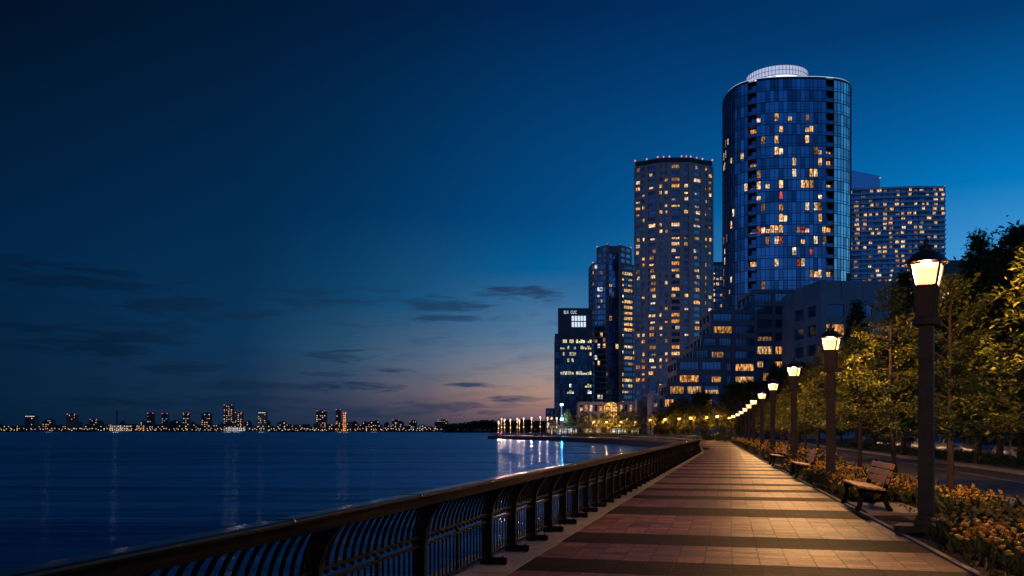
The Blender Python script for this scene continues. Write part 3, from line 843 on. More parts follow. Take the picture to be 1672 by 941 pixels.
# ------------------------------------------------------------------ trees
def leaf_mesh(name, P, D, size, mat, rr, wfac=.42):
    """P points, D directions: one folded leaf each"""
    n = len(P)
    D = D / np.maximum(1e-6, np.linalg.norm(D, axis=1, keepdims=True))
    up = np.tile(np.array([0, 0, 1.0]), (n, 1)) + rr.normal(0, .45, (n, 3))
    side = np.cross(D, up); side /= np.maximum(1e-6, np.linalg.norm(side, axis=1, keepdims=True))
    nor = np.cross(side, D)
    L = size * rr.uniform(.65, 1.3, (n, 1)); W = L * wfac
    V = np.empty((n, 4, 3))
    V[:, 0] = P; V[:, 1] = P + D * L * .45 + side * W * .5 - nor * L * .06
    V[:, 2] = P + D * L - nor * L * .16; V[:, 3] = P + D * L * .45 - side * W * .5 - nor * L * .06
    me = bpy.data.meshes.new(name)
    me.vertices.add(n * 4); me.vertices.foreach_set('co', V.reshape(-1))
    me.loops.add(n * 4); me.loops.foreach_set('vertex_index', np.arange(n * 4, dtype=np.int32))
    me.polygons.add(n); me.polygons.foreach_set('loop_start', np.arange(0, n * 4, 4, dtype=np.int32))
    me.update(calc_edges=True); me.materials.append(mat)
    return me
def tree_meshes(H, rad, base, seed, nb, leaf, dens, mat, cone=False, trunk_r=.085, tw=7, fill=0):
    rr = np.random.default_rng(seed)
    mb = MB()
    bend = [rr.normal(0, .05) for _ in range(2)]
    def tpos(t): return Vector((bend[0] * math.sin(t * 3) * H * .12, bend[1] * math.sin(t * 2.3) * H * .12, H * t))
    tp = [tpos(k / 9) for k in range(10)]
    mb.tube([tuple(p) for p in tp], [trunk_r * (1.35 if k == 0 else (1 - .85 * k / 9.5)) for k in range(10)], 8)
    P, D = [], []
    for i in range(nb):
        t = (i + rr.uniform(0, .9)) / nb
        h = base + (H * .96 - base) * t
        prof = ((1 - t) ** .8 if cone else (1 - t ** 2.2) ** .7 * (.62 + .38 * min(1, t * 4)))
        ln = rad * (prof * rr.uniform(.72, 1.15) + .08)
        a = i * 2.399 + rr.normal(0, .3)
        elv = R(8 + 50 * t) if not cone else R(-2 + 40 * t)
        elv += rr.normal(0, .12)
        o = tpos(h / H)
        d = Vector((math.cos(a) * math.cos(elv), math.sin(a) * math.cos(elv), math.sin(elv)))
        pts = [o]
        q = o.copy(); dd = d.copy(); ns = 6
        for k in range(ns):
            dd = (dd + Vector((rr.normal(0, .1), rr.normal(0, .1), rr.normal(-.03, .08)))).normalized()
            q = q + dd * ln / ns; pts.append(q.copy())
        r0 = trunk_r * .34 * (1 - .6 * t)
        mb.tube([tuple(p) for p in pts], [max(.004, r0 * (1 - .85 * k / ns)) for k in range(ns + 1)], 5, cap=False)
        for j in range(tw):
            f = .22 + .78 * (j + rr.uniform(0, 1)) / tw
            k = min(ns - 1, int(f * ns)); p = pts[k].lerp(pts[k + 1], f * ns - k)
            bd = (pts[k + 1] - pts[k]).normalized()
            sd = Vector((-bd.y, bd.x, 0)) * (1 if j % 2 else -1)
            td = (bd * .75 + sd * rr.uniform(.4, 1.0) + Vector((0, 0, rr.normal(.12, .25)))).normalized()
            tl = ln * rr.uniform(.22, .42) * (1.15 - .5 * f)
            e = p + td * tl
            if tl > .25: mb.tube([tuple(p), tuple(e)], [.006, .003], 3, cap=False)
            n = max(4, int(dens * tl))
            for q_ in range(n):
                u = rr.uniform(.05, 1.05)
                P.append(p.lerp(e, u) + Vector(rr.normal(0, .028 + leaf * .22, 3)))
                s2 = Vector((-td.y, td.x, 0)) * (1 if q_ % 2 else -1)
                D.append(td * rr.uniform(.3, 1) + s2 * rr.uniform(.2, 1.0) + Vector((0, 0, rr.normal(-.05, .3))))
    # tufts between the limbs, thinning towards the outline
    for k in range(fill):
        t = rr.uniform(.02, .97); h = base + (H - base) * t
        prof = ((1 - t) ** .8 if cone else (1 - t ** 2.2) ** .7 * (.62 + .38 * min(1, t * 4)))
        a = rr.uniform(0, 2 * PI); q = rad * prof * rr.uniform(.3, 1.02) ** .6
        c0 = tpos(h / H) + Vector((math.cos(a) * q, math.sin(a) * q, rr.normal(0, .1)))
        out = Vector((math.cos(a), math.sin(a), rr.uniform(-.1, .6)))
        for j in range(9):
            P.append(c0 + Vector(rr.normal(0, leaf * .9, 3)) * (1.0 if j else .2)); D.append(out + Vector(rr.normal(0, .6, 3)))
    P = np.array([tuple(p) for p in P]); D = np.array([tuple(p) for p in D])
    return mb.mesh('trunk', M['bark'], smooth=True), leaf_mesh('crown', P, D, leaf, mat, rr)
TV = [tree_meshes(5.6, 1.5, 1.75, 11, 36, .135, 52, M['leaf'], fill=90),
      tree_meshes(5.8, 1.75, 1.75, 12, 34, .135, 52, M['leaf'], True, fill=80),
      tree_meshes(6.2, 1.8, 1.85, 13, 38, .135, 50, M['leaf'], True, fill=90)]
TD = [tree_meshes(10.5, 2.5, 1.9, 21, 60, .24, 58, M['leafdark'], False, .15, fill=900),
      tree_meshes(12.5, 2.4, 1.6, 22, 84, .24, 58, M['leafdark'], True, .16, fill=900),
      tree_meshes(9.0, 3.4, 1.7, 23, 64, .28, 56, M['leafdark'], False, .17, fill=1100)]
def tree(name, V, loc, rz, sc, label, group, cat='tree'):
    o = empty(name, loc, rz); o.scale = (sc, sc, sc) if not isinstance(sc, tuple) else sc
    link('trunk', V[0], o); link('crown', V[1], o)
    return tag(o, label, cat, group)
ROW = [(8.35, 13.9), (9.05, 18.3), (11.05, 25.6), (12.85, 32.8), (14.7, 40.4), (16.9, 49), (19.0, 57.5), (21.2, 66), (23.4, 75), (25.7, 84), (28.2, 93), (30.4, 103), (32.8, 113), (35.2, 124), (38.2, 136), (41, 148), (44, 160)]
for i, (x, y) in enumerate(ROW):
    sc = ([.82, .86, .95] + [.97, 1.02, .95, 1.0] * 4)[i]
    lab = ['lamplit golden-green tree cut by the right edge of the view, over the near flower bed',
           'lamplit slim tree standing just right of the nearest lantern post',
           'lamplit tree with a bare pale trunk behind the nearest bench',
           'lamplit tree between the second lantern post and the nearest bench'][i] if i < 4 else \
          'lamplit young tree, %s in the row behind the lantern posts' % (ORD[i] if i < 12 else ['thirteenth', 'fourteenth', 'fifteenth', 'sixteenth', 'seventeenth'][i - 12])
    tree('street_tree', TV[(i * 2 + 1) % 3], (x, y, .03), i * 1.7 + .4, sc, lab, 'young trees along the planting strip')
DK = [(22.9, 43.6, 1, .92, 'dark spire-topped tree against the blue sky between the nearest lantern and the right edge'),
      (23.3, 40.6, 0, 1.06, 'tall dark tree rising at the right edge behind the lamplit one'),
      (23.6, 43.0, 0, .98, 'dark tree with a ragged rounded top, second from the right edge'),
      (24.4, 49.5, 2, 1.0, 'broad dark tree behind the parked cars, right of the lantern'),
      (26.2, 59.5, 1, 1.0, 'tall dark pointed tree left of the nearest lantern head'),
      (31.8, 78, 2, 1.05, 'broad dark tree low beside the concrete block'),
      (33.8, 87, 1, 1.16, 'dark pointed tree above the second lantern post'),
      (38.0, 98, 2, 1.05, 'dark round tree between the second and third lantern posts'),
      (41.5, 112, 0, .95, 'dark tree in front of the terraced block, right of the third lantern'),
      (43.5, 126, 2, 1.15, 'dark tree in front of the terraced block, above the third lantern'),
      (44.5, 142, 2, 1.3, 'dark tree under the terraces, left of the third lantern'),
      (46.5, 158, 0, 1.2, 'dark tree under the terraces, above the small lanterns'),
      (43.2, 172, 2, 1.2, 'dark tree left of the lantern row, below the lit terraces'),
      (38.9, 182, 2, 1.05, 'rounded dark tree at the foot of the terraced block'),
      (38.2, 118, 2, 1.15, 'dark bushy tree close behind the lantern row, right of the terraces'),
       (39.6, 134, 1, .95, 'dark pointed tree in front of the terraces beside the bushy ones'),
       (41.0, 150, 2, 1.1, 'dark spreading tree at the far end of the lantern row'),
       (35.1, 190, 2, .85, 'dark round tree at the left end of the terraces'),
       (32.4, 191, 2, .6, 'small dark tree before the white-walled bay building'),
       (23.0, 37.5, 2, .62, 'low dark tree by the parked cars, at the right edge')]
for i, (x, y, v, sc, lab) in enumerate(DK):
    tree('dark_tree', TD[v], (x, y, -.1), i * 2.1, sc, lab, 'dark trees beyond the road')
# trees on the quay
QT = [(903, 278, 4.6), (917, 275, 5.0), (932, 272, 5.4), (946, 270, 5.6), (958, 276, 7.0), (973, 268, 5.4), (986, 272, 6.8), (999, 266, 5.6), (1012, 270, 6.2), (1025, 262, 5.2), (1040, 262, 5.6),
      (1053, 258, 6.6), (1068, 255, 6.0), (1079, 258, 7.2), (1092, 250, 5.6), (1106, 246, 6.0), (1120, 240, 5.4), (1134, 236, 6.2), (1160, 226, 6.4), (1176, 215, 6.6), (926, 290, 7.4), (952, 292, 8.0), (968, 288, 7.0), (992, 290, 7.6), (1018, 286, 8.2), (1034, 282, 7.4), (1048, 284, 8.4), (1075, 276, 6.4), (1098, 268, 7.6), (1114, 262, 8.2)]
for i, (x_, d, h) in enumerate(QT):
    V = TV[i % 3]; sc = h / 5.7
    d = float(np.interp(x_, [900, 969, 990, 1014, 1037, 1062, 1086, 1109, 1128, 1154, 1171], [272, 250, 246, 241, 230, 193, 186, 177, 168, 158, 148])) + (3 if i < 20 else (19 if x_ < 1040 else 7))
    tree('quay_tree', V, (px(x_, d), d, 0), i * 1.3, (sc * 1.35, sc * 1.35, sc), 'small lamplit tree in the row along the far quay', 'trees along the curved quay')

# ------------------------------------------------------------------ flowers
def flower_mass(name, spots, nb, nf, hgt, lab, fs=.032, far=False):
    """marigold clumps: blades and flower heads"""
    rr = np.random.default_rng(len(spots))
    P, D = [], []
    mb = MB()
    for (x, y, z, sc) in spots:
        for k in range(nb):
            a = rr.uniform(0, 2 * PI); tl = rr.uniform(.2, 1)
            P.append((x + rr.normal(0, .09 * sc), y + rr.normal(0, .09 * sc), z + rr.uniform(0, .55) * hgt * sc))
            D.append((math.cos(a) * tl, math.sin(a) * tl, rr.uniform(.5, 1.4)))
        for k in range(nf):
            a = rr.uniform(0, 2 * PI); q = rr.uniform(0, .2) * sc
            c = Vector((x + q * math.cos(a), y + q * math.sin(a), z + hgt * sc * rr.uniform(.85, 1.25)))
            r_ = fs * rr.uniform(.7, 1.25)
            n = 5 if far else 7
            tx, ty = rr.normal(0, .35), rr.normal(0, .35)
            vs = []
            for (rad, zz) in ((.35, -.5), (1.0, .0), (.72, .35), (.3, .5)):
                for j in range(n):
                    th = 2 * PI * j / n + (0.4 if zz > 0 else 0)
                    w = rad * (1 + .16 * (j % 2)) * r_
                    ox, oy = w * math.cos(th), w * math.sin(th)
                    vs.append((c.x + ox, c.y + oy, c.z + zz * r_ + ox * tx + oy * ty))
            f_ = []
            for i in range(3):
                for j in range(n):
                    u, v = i * n + j, i * n + (j + 1) % n
                    f_.append((u, v, v + n, u + n))
            f_.append(tuple(range(3 * n, 4 * n)))
            mb.add(vs, f_)
    P = np.array(P); D = np.array(D)
    me = leaf_mesh('foliage', P, D, hgt * (.62 if not far else .8), M['blade'], rr, .16 if not far else .3)
    o = link(name, me); tag(o, lab, 'flower bed', kind='stuff')
    h = mb.build('blossoms', M['petal'], o, smooth=True); h['kind'] = 'stuff'
    return o
sp = []
while len(sp) < 330:
    d = random.uniform(7.0, 14.6); u = random.uniform(.18, 3.3)
    if d > 12.7 and u < .95: continue
    if d > 11.5 and random.random() < (d - 11.5) * .2: continue
    sp.append((Ex(d) + u, d, .05, random.uniform(.8, 1.25)))
flower_mass('flower_bed', sp, 34, 5, .31, 'dense bed of orange-yellow flowers filling the near right corner', .033)
sp = []
for (d0, d1, n) in ((19.4, 24.2, 260), (25.4, 29.0, 170), (31.2, 36, 180)):
    for k in range(n):
        d = random.uniform(d0, d1); u = random.uniform(.22, 2.2)
        sp.append((Ex(d) + u, d, .05, random.uniform(.8, 1.3)))
for k in range(90):
    d = random.uniform(15.2, 19.4); u = random.uniform(1.35, 2.5); sp.append((Ex(d) + u, d, .05, random.uniform(.8, 1.2)))
flower_mass('flower_strip', sp, 18, 3, .31, 'strip of orange flowers behind the benches and between the lantern posts', .034, True)
sp = []
for k in range(420):
    d = random.uniform(36, 118); u = random.uniform(.2, 2.6); sp.append((Ex(d) + u, d, .05, random.uniform(1.0, 1.7)))
flower_mass('distant_flower_strip', sp, 9, 3, .4, 'low flowering planting running along the distant lantern row', .05, True)
# sparse leafy ground cover on the mulch
P, D = [], []
for k in range(2600):
    d = random.uniform(12.5, 30); u = random.uniform(.9, 3.4)
    P.append((Ex(d) + u, d, .04)); a = random.uniform(0, 2 * PI); D.append((math.cos(a), math.sin(a), random.uniform(.1, 1.2)))
tag(link('ground_cover', leaf_mesh('ground_cover', np.array(P), np.array(D), .11, M['blade'], np.random.default_rng(3), .4)),
    'sparse leafy ground cover and litter on the mulch', 'ground cover', kind='stuff')

# hedges
def hedge(name, line, w, h, seed, lab, leaf=.16, n=4200, mat='leafdark'):
    rr = np.random.default_rng(seed)
    seg = [(line[i + 1] - line[i]).length for i in range(len(line) - 1)]; tot = sum(seg)
    P, D = [], []
    for k in range(n):
        q = rr.uniform(0, tot); i = 0
        while i < len(seg) - 1 and q > seg[i]: q -= seg[i]; i += 1
        p = line[i].lerp(line[i + 1], min(1, q / seg[i]))
        hh = h * (1 + .12 * math.sin(p.y * .9) + .08 * math.sin(p.y * 2.3))
        z = rr.uniform(0.02, 1) ** .6 * hh; a = rr.uniform(-1, 1)
        if rr.uniform() < .55: a = math.copysign(1 - abs(rr.normal(0, .15)), a)
        P.append((p.x + a * w / 2, p.y + rr.normal(0, .1), z)); D.append((a * 1.2 + rr.normal(0, .4), rr.normal(0, .7), rr.normal(.3, .5)))
    return tag(link(name, leaf_mesh(name, np.array(P), np.array(D), leaf, M[mat], rr, .5)), lab, 'hedge')
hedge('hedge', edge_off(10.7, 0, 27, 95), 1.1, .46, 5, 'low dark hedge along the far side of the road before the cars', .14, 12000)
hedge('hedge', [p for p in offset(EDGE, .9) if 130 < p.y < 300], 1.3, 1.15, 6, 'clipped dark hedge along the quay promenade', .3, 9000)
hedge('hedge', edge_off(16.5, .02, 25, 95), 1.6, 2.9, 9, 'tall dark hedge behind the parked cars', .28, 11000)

# ------------------------------------------------------------------ parked cars
def make_car(paint):
    r = empty('parked_car')        # +x is its front
    sec = [(-2.2, .42, .78, .82), (-2.1, .34, .92, .9), (-1.4, .3, .98, .93), (-.5, .28, .96, .94), (.5, .28, .95, .94), (1.0, .28, .93, .93), (1.7, .3, .84, .9), (2.1, .34, .74, .84), (2.25, .42, .62, .72)]
    mb = MB(); vs = []
    for x, z0, z1, w in sec:
        zm = z0 + (z1 - z0) * .55
        for y, z in ((-w * .88, z0), (-w, z0 + .12), (-w, zm), (-w * .93, z1 - .03), (-w * .8, z1), (w * .8, z1), (w * .93, z1 - .03), (w, zm), (w, z0 + .12), (w * .88, z0)):
            vs.append((x, y, z))
    fs = []
    for i in range(len(sec) - 1):
        for k in range(10):
            a = i * 10 + k; b = i * 10 + (k + 1) % 10; fs.append((a, b, b + 10, a + 10))
    fs += [tuple(reversed(range(10))), tuple(range(80, 90))]
    mb.add(vs, fs)
    mb.build('body', paint, r, smooth=True)
    mb = MB()
    base = [(-1.75, .95), (1.05, .93)]; roof = [(-1.1, 1.42), (.25, 1.44)]
    vs = []
    for (x, z), w in ((base[0], .84), (roof[0], .64), (roof[1], .64), (base[1], .84)):
        vs += [(x, -w, z), (x, w, z)]
    mb.add(vs, [(0, 1, 3, 2), (4, 5, 7, 6), (0, 2, 4, 6), (1, 7, 5, 3)])
    mb.build('window', M['glassD'], r)
    mb = MB(); mb.box((-.42, 0, 1.44), (1.45, 1.24, .05), taper=.9)
    for sy in (-1, 1):
        for a, b in (((-1.75, .85, .94), (-1.1, .65, 1.43)), ((.25, .65, 1.44), (1.05, .85, .93)), ((-.42, .85, .95), (-.42, .65, 1.44))):
            mb.tube([(a[0], sy * a[1], a[2]), (b[0], sy * b[1], b[2])], .035, 6)
    mb.build('roof', paint, r)
    for sx in (-1.38, 1.38):
        for sy in (-.82, .82):
            mb = MB(); mb.tube([(sx, sy - .1, .33), (sx, sy + .1, .33)], .33, 18); w = mb.build('wheel', M['rubber'], r)
            mb = MB(); mb.tube([(sx, sy - .11, .33), (sx, sy + .11, .33)], .2, 12); mb.build('rim', M['rim'], w)
    for sy in (-.62, .62):
        mb = MB(); mb.box((2.16, sy, .66), (.12, .34, .12)); mb.build('headlight', M['rim'], r)
        mb = MB(); mb.box((-2.17, sy, .76), (.06, .34, .14)); mb.build('taillight', pmat('tail_lens', (.25, .02, .02), None, .3), r)
    return r
paints = [pmat('silver_car_paint', (.36, .37, .39), (.32, .33, .35), .3, .5, .5), pmat('white_car_paint', (.55, .55, .57), (.5, .5, .52), .3, 0, .5),
          pmat('dark_blue_car_paint', (.03, .05, .1), None, .25, .4, .5), pmat('grey_car_paint', (.2, .2, .21), None, .3, .5, .5), pmat('pale_car_paint', (.45, .44, .43), (.4, .4, .39), .3, .2, .5)]
CARS = [(Ex(44.5) + 12.7, 44.5, 1, 'white parked car nearest the right edge, behind the low hedge'), (Ex(50.2) + 12.7, 50.2, 0, 'silver parked car behind the slim tree right of the lantern post'),
        (Ex(56) + 12.7, 56, 4, 'pale parked car just right of the nearest lantern post'), (Ex(62.2) + 12.7, 62.2, 1, 'white parked car just left of the nearest lantern post'),
        (Ex(68.6) + 12.7, 68.6, 3, 'grey parked car behind the bare pale tree trunk'), (Ex(75.5) + 12.7, 75.5, 2, 'dark blue parked car farthest along the road')]
made = {}
for i, (x, y, p, lab) in enumerate(CARS):
    o = copy_tree(made[p]) if p in made else make_car(paints[p])
    made[p] = o
    o.location = (x, y, -.1); o.rotation_euler = (0, 0, R(76) + PI * (i % 2) + (i - 2) * .02)
    tag(o, lab, 'car', 'cars parked beyond the road')

# ------------------------------------------------------------------ buildings
LITCACHE = {}
def lit_mesh(w, h, mat, nm):
    key = (round(w, 2), round(h, 2), mat, nm)
    if key in LITCACHE: return LITCACHE[key]
    mb = MB()
    mb.quad((-w / 2, 0, 0), (w / 2, 0, 0), (w / 2, 0, h), (-w / 2, 0, h), 0)
    b = .09
    for k in range(nm + 1):
        x = -w / 2 + w * k / nm
        mb.box((x, -.04, h / 2), (b, .08, h + b), mi=1)
    for z in (0, h): mb.box((0, -.042, z), (w, .07, b), mi=1)
    if h > 1.9: mb.box((0, -.042, h * .3), (w, .06, b * .8), mi=1)
    me = mb.mesh('window', [M[mat], M['steelB']])
    LITCACHE[key] = me
    return me
class Bld:
    def __init__(self, name, base, label, cat='building', group=None):
        self.root = empty(name, (base[0], base[1], -.14)); tag(self.root, label, cat, group)
        self.o = Vector((base[0], base[1], -.14))
        self.wall, self.band, self.unlit, self.mull = MB(), MB(), MB(), MB()
        self.lits = []; self.floors = {}
        self.rr = random.Random(name + label)
    def P(self, x, y, z): return (x - self.o.x, y - self.o.y, z - self.o.z)
    def block(self, poly, z0, z1, mi=0):
        z1 = [a - self.o.z for a in z1] if isinstance(z1, (list, tuple)) else z1 - self.o.z
        self.wall.prism([(p[0] - self.o.x, p[1] - self.o.y) for p in poly], z0 - self.o.z, z1, mi)
    def face(self, p0, p1, z0, nfl, fh, ncol, lit=.2, mats=('lit1',), sill=.9, head=.35, pier=.8, proud=.3, style='punched', fill=1.0, nm=3, pm=0, litf=None, off=0.0, endpier=True):
        """one facade plane from p0 to p1 (outside on the right hand), floors of ncol windows"""
        p0, p1 = Vector(p0), Vector(p1)
        v = p1 - p0; L = v.length; t_ = v / L; n_ = Vector((t_.y, -t_.x))
        rz = math.atan2(t_.y, t_.x)
        cw = L / ncol
        H = nfl * fh
        def W(u, out, z):
            q = p0 + t_ * u + n_ * (out + off); return self.P(q.x, q.y, z)
        if style == 'slab':
            for f in range(nfl + 1):
                c = p0 + t_ * L / 2 + n_ * (proud / 2 + off)
                hh = sill
                q = self.P(c.x, c.y, z0 + f * fh + hh / 2 - .15); self.floors.setdefault(f, MB()).box(q, (L + .02, proud, hh), rz)
        elif style == 'punched':
            for f in range(nfl + 1):
                c = p0 + t_ * L / 2 + n_ * (proud / 2 + off)
                zz0 = z0 + f * fh - (head if f else 0); zz1 = z0 + f * fh + (sill if f < nfl else .5)
                self.band.box(self.P(c.x, c.y, (zz0 + zz1) / 2), (L, proud - .01, zz1 - zz0), rz)
            for k in range(ncol + 1):
                if not endpier and k in (0, ncol): continue
                c = p0 + t_ * (cw * k) + n_ * (proud / 2 + off)
                self.band.box(self.P(c.x, c.y, z0 + H / 2), (pier, proud + .02, H), rz)
        elif style == 'curtain':
            for f in range(nfl + 1):
                c = p0 + t_ * L / 2 + n_ * (.05 + off)
                self.mull.box(self.P(c.x, c.y, z0 + f * fh), (L, .1, .16), rz)
                if sill > .2 and f < nfl:
                    self.mull.box(self.P(c.x, c.y, z0 + f * fh + sill), (L, .09, .07), rz)
            for k in range(ncol + 1):
                c = p0 + t_ * (cw * k) + n_ * (.05 + off)
                self.mull.box(self.P(c.x, c.y, z0 + H / 2), (.09, .13, H), rz)
        if style == 'punched' and nm >= 5:
            for f in range(nfl):
                for k in range(ncol):
                    for j in range(1, nm):
                        c = p0 + t_ * (cw * k + pier / 2 + (cw - pier) * j / nm) + n_ * (.07 + off)
                        self.mull.box(self.P(c.x, c.y, z0 + f * fh + (sill + fh - head) / 2), (.07, .08, fh - sill - head), rz)
                    c = p0 + t_ * (cw * (k + .5)) + n_ * (.16 + off)
                    self.mull.box(self.P(c.x, c.y, z0 + f * fh + sill + .32), (cw - pier, .05, .05), rz)
        for f in range(nfl):
            for k in range(ncol):
                if style == 'curtain':
                    a, b, zz0, zz1 = .0, cw, z0 + f * fh, z0 + (f + 1) * fh
                else:
                    a, b = pier / 2 + .03, cw - pier / 2 - .03
                    zz0, zz1 = z0 + f * fh + sill + .02, z0 + (f + 1) * fh - (head if style == 'punched' else .2) - .02
                u0, u1 = cw * k + a, cw * k + b
                g = self.rr
                pr = litf(f, k) if litf else lit
                on = g.random() < pr
                j = [g.uniform(0, .03) for _ in range(4)]
                if True:
                    self.unlit.quad(W(u0, .015 + j[0], zz0), W(u1, .015 + j[1], zz0), W(u1, .015 + j[2], zz1), W(u0, .015 + j[3], zz1), pm)
                if on:
                    w = (u1 - u0); h = zz1 - zz0; zb = zz0
                    if style == 'curtain': h = fh - sill - .15; zb = zz0 + sill; w = w * .92
                    uc = (u0 + u1) / 2
                    if fill < 1:
                        kf = g.choice((fill, fill, min(1, fill * 1.5))); uc += g.uniform(-.5, .5) * w * (1 - kf); w *= kf
                    hf = g.choice((1, 1, 1, 1, .78, .55))          # blinds part-way down
                    if w > 2.6 and g.random() < .3:                 # only one room of a wide window is lit
                        uc += g.choice((-.25, .25)) * w; w *= .5
                    h *= hf
                    q = W(uc, .07, zb)
                    self.lits.append((q, rz, round(w, 1) or .5, round(h, 1), g.choice(mats), nm))
    def finish(self, wall, band, panes, win_name='window', roofm=None):
        self.wall.build('wall', wall, self.root)
        if self.band.v: self.band.build('spandrel', band, self.root)
        for f in sorted(self.floors): self.floors[f].build('balcony_front', band, self.root)
        if self.mull.v: self.mull.build('mullion', M['steelB'], self.root)
        if self.unlit.v:
            o = self.unlit.build('dark_window', panes, self.root); o['kind'] = 'stuff'
        self.rr.shuffle(self.lits)
        for q, rz, w, h, m, nm in self.lits[:100]:
            link('lit_window', lit_mesh(w, h, m, nm), self.root, q, rz)
        rest = self.lits[100:]
        if rest:
            mats = sorted({r[4] for r in rest}); mb = MB()
            for q, rz, w, h, m, nm in rest:
                me = lit_mesh(w, h, m, nm); co, si = math.cos(rz), math.sin(rz)
                vs = [(q[0] + v.co.x * co - v.co.y * si, q[1] + v.co.x * si + v.co.y * co, q[2] + v.co.z) for v in me.vertices]
                base = len(mb.v); mb.v.extend(vs)
                for p in me.polygons:
                    mb.f.append(tuple(base + i for i in p.vertices)); mb.m.append(mats.index(m) if p.material_index == 0 else len(mats))
            o = mb.build('small_lit_window', [M[m] for m in mats] + [M['steelB']], self.root); o['kind'] = 'stuff'
        return self.root
    def part(self, name, mb, mats, smooth=False): return mb.build(name, mats, self.root, smooth=smooth)
def pt(x_, d): return (px(x_, d), d)
def beacon(B, x, y, z, s=.35):
    mb = MB(); mb.lathe([(s * .5, 0), (s, .1), (s, .6), (s * .4, .8)], 8, B.P(x, y, z)); B.part('beacon', mb, M['red'])

# -- office tower at the far left of the group
d = 420
B = Bld('office_tower', pt(933, d), 'dark glass office tower with one big white lit panel, leftmost of the towers')
za, zb = pz(545, d), pz(503, d)
B.block([pt(906, d), pt(966, d), (px(966, d) + 2, d + 16), (px(906, d) + .6, d + 16)], -.14, za)
B.block([pt(911, d + .5), pt(966, d + .5), (px(966, d) + 2, d + 14), (px(911, d) + 1, d + 14)], za, zb)
nfl = int(za / 3.0)
def ofl(f, k):
    y = 704 - (f * 3.0 + 1.5 - 1.6) * F / d
    for yy, p in ((612, .95), (637, .95), (560, .55), (568, .5), (577, .25), (594, .18), (629, .4), (646, .35), (550, .12)):
        if abs(y - yy) < 5: return p
    return .03
B.face(pt(906, d), pt(913.5, d), 0, nfl, 3.0, 1, .15, ('lit7',), style='curtain', sill=1.0, pm=0)
B.face(pt(915, d), pt(966, d), 0, nfl, 3.0, 14, mats=('lit7', 'lit7', 'lit6'), litf=ofl, style='curtain', sill=1.2, nm=1, pm=0)
B.face((px(906, d) + .6, d + 16), pt(906, d), 0, nfl, 3.0, 6, .02, ('lit4',), style='curtain', sill=1.0, pm=1)
# big white panel
w0, w1, z0_, z1_ = px(933, d + .5), px(957, d + .5), pz(534, d), pz(516, d)
for (a, b) in ((0, .45), (.55, 1)):
    mb = MB()
    zz0, zz1 = z0_ + (z1_ - z0_) * a, z0_ + (z1_ - z0_) * b
    for k in range(5):
        x0 = w0 + (w1 - w0) * (k + .12) / 5; x1 = w0 + (w1 - w0) * (k + .88) / 5
        y_ = d + .3
        mb.quad(B.P(x0, y_, zz0), B.P(x1, y_, zz0), B.P(x1, y_, zz1), B.P(x0, y_, zz1))
    B.part('lit_hall_window', mb, M['litv'])
mb = MB(); mb.quad(B.P(px(911, d) + .3, d + 2, z0_), B.P(px(911, d) + .02, d + 1, z0_), B.P(px(911, d) + .02, d + 1, z1_), B.P(px(911, d) + .3, d + 2, z1_))
cu = bpy.data.curves.new('rooftop_sign', 'FONT'); cu.body = 'BLK  CUC'; cu.size = 2.1; cu.extrude = .06
so_ = bpy.data.objects.new('rooftop_sign', cu); COL.objects.link(so_); so_.parent = B.root
so_.location = B.P(px(920.5, d), d + .35, pz(512.3, d)); so_.rotation_euler = (PI / 2, 0, 0); so_.scale = (.68, 1, 1)
cu.materials.append(emis('white_sign_letters', (.7, .85, 1), .8))
bpy.context.view_layer.update()
sm = bpy.data.meshes.new_from_object(so_.evaluated_get(bpy.context.evaluated_depsgraph_get()))
s2 = link('rooftop_sign', sm, B.root, tuple(so_.location)); s2.rotation_euler = so_.rotation_euler; s2.scale = so_.scale
bpy.data.objects.remove(so_); s2.name = 'rooftop_sign'
B.finish(M['steelB'], M['steelB'], [M['glassK'], M['glassB']])

# -- slim tower with a glass centre strip
d = 460
B = Bld('apartment_tower', pt(1000, d), 'slim apartment tower with a blue glass centre strip and stepped crown')
fp = [pt(962, d + 12), pt(967, d), pt(971, d - 1), pt(989, d - 3), pt(992, d), pt(1012, d), pt(1041, d + 6)]
back = [(px(1041, d) + 6, d + 30), (px(962, d) + 4, d + 30)]
z1 = pz(430, d); z2 = pz(401, d); fh = 2.92; nfl = int(z1 / fh)
B.block(fp + back, -.14, z1)
cr = [pt(975, d + 6), pt(991, d + .8), pt(1012.5, d + .8), pt(1030, d + 8)]
B.block(cr + [(px(1030, d) + 4, d + 26), (px(975, d) + 4, d + 26)], z1, z2)
MX = ('lit1', 'lit1', 'lit3', 'lit2', 'lit4')
B.face(fp[0], fp[1], 0, nfl, fh, 1, .05, MX, pier=.7)
B.face(fp[1], fp[2], 0, nfl, fh, 1, .35, ('lit2', 'lit4'), pier=.3, endpier=False, fill=.5)
B.face(fp[2], fp[3], 0, nfl, fh, 4, .12, ('lit1', 'lit4', 'lit6'), pier=.12, sill=.55, head=.1, proud=.5, nm=1, pm=1)
B.face(fp[3], fp[4], 0, nfl, fh, 1, .2, ('lit2', 'lit4'), pier=.4, fill=.6, nm=1)
B.face((fp[4][0] + .7, fp[4][1]), (fp[5][0] - .7, fp[5][1]), 0, int((z2 - 2) / fh), fh, 3, .07, ('lit1', 'lit4', 'lit3'), style='curtain', sill=.3, nm=1, pm=1, off=.35)
mb = MB()
for x_ in (fp[4][0], fp[5][0]): mb.box(B.P(x_, d + .2, z2 / 2), (1.3, 1.6, z2 + .8))
B.part('pier', mb, M['concA'])
q5, q6 = Vector(fp[5]), Vector(fp[6]); m1 = q5.lerp(q6, .12); m2 = q5.lerp(q6, .22); m3 = q5.lerp(q6, .72)
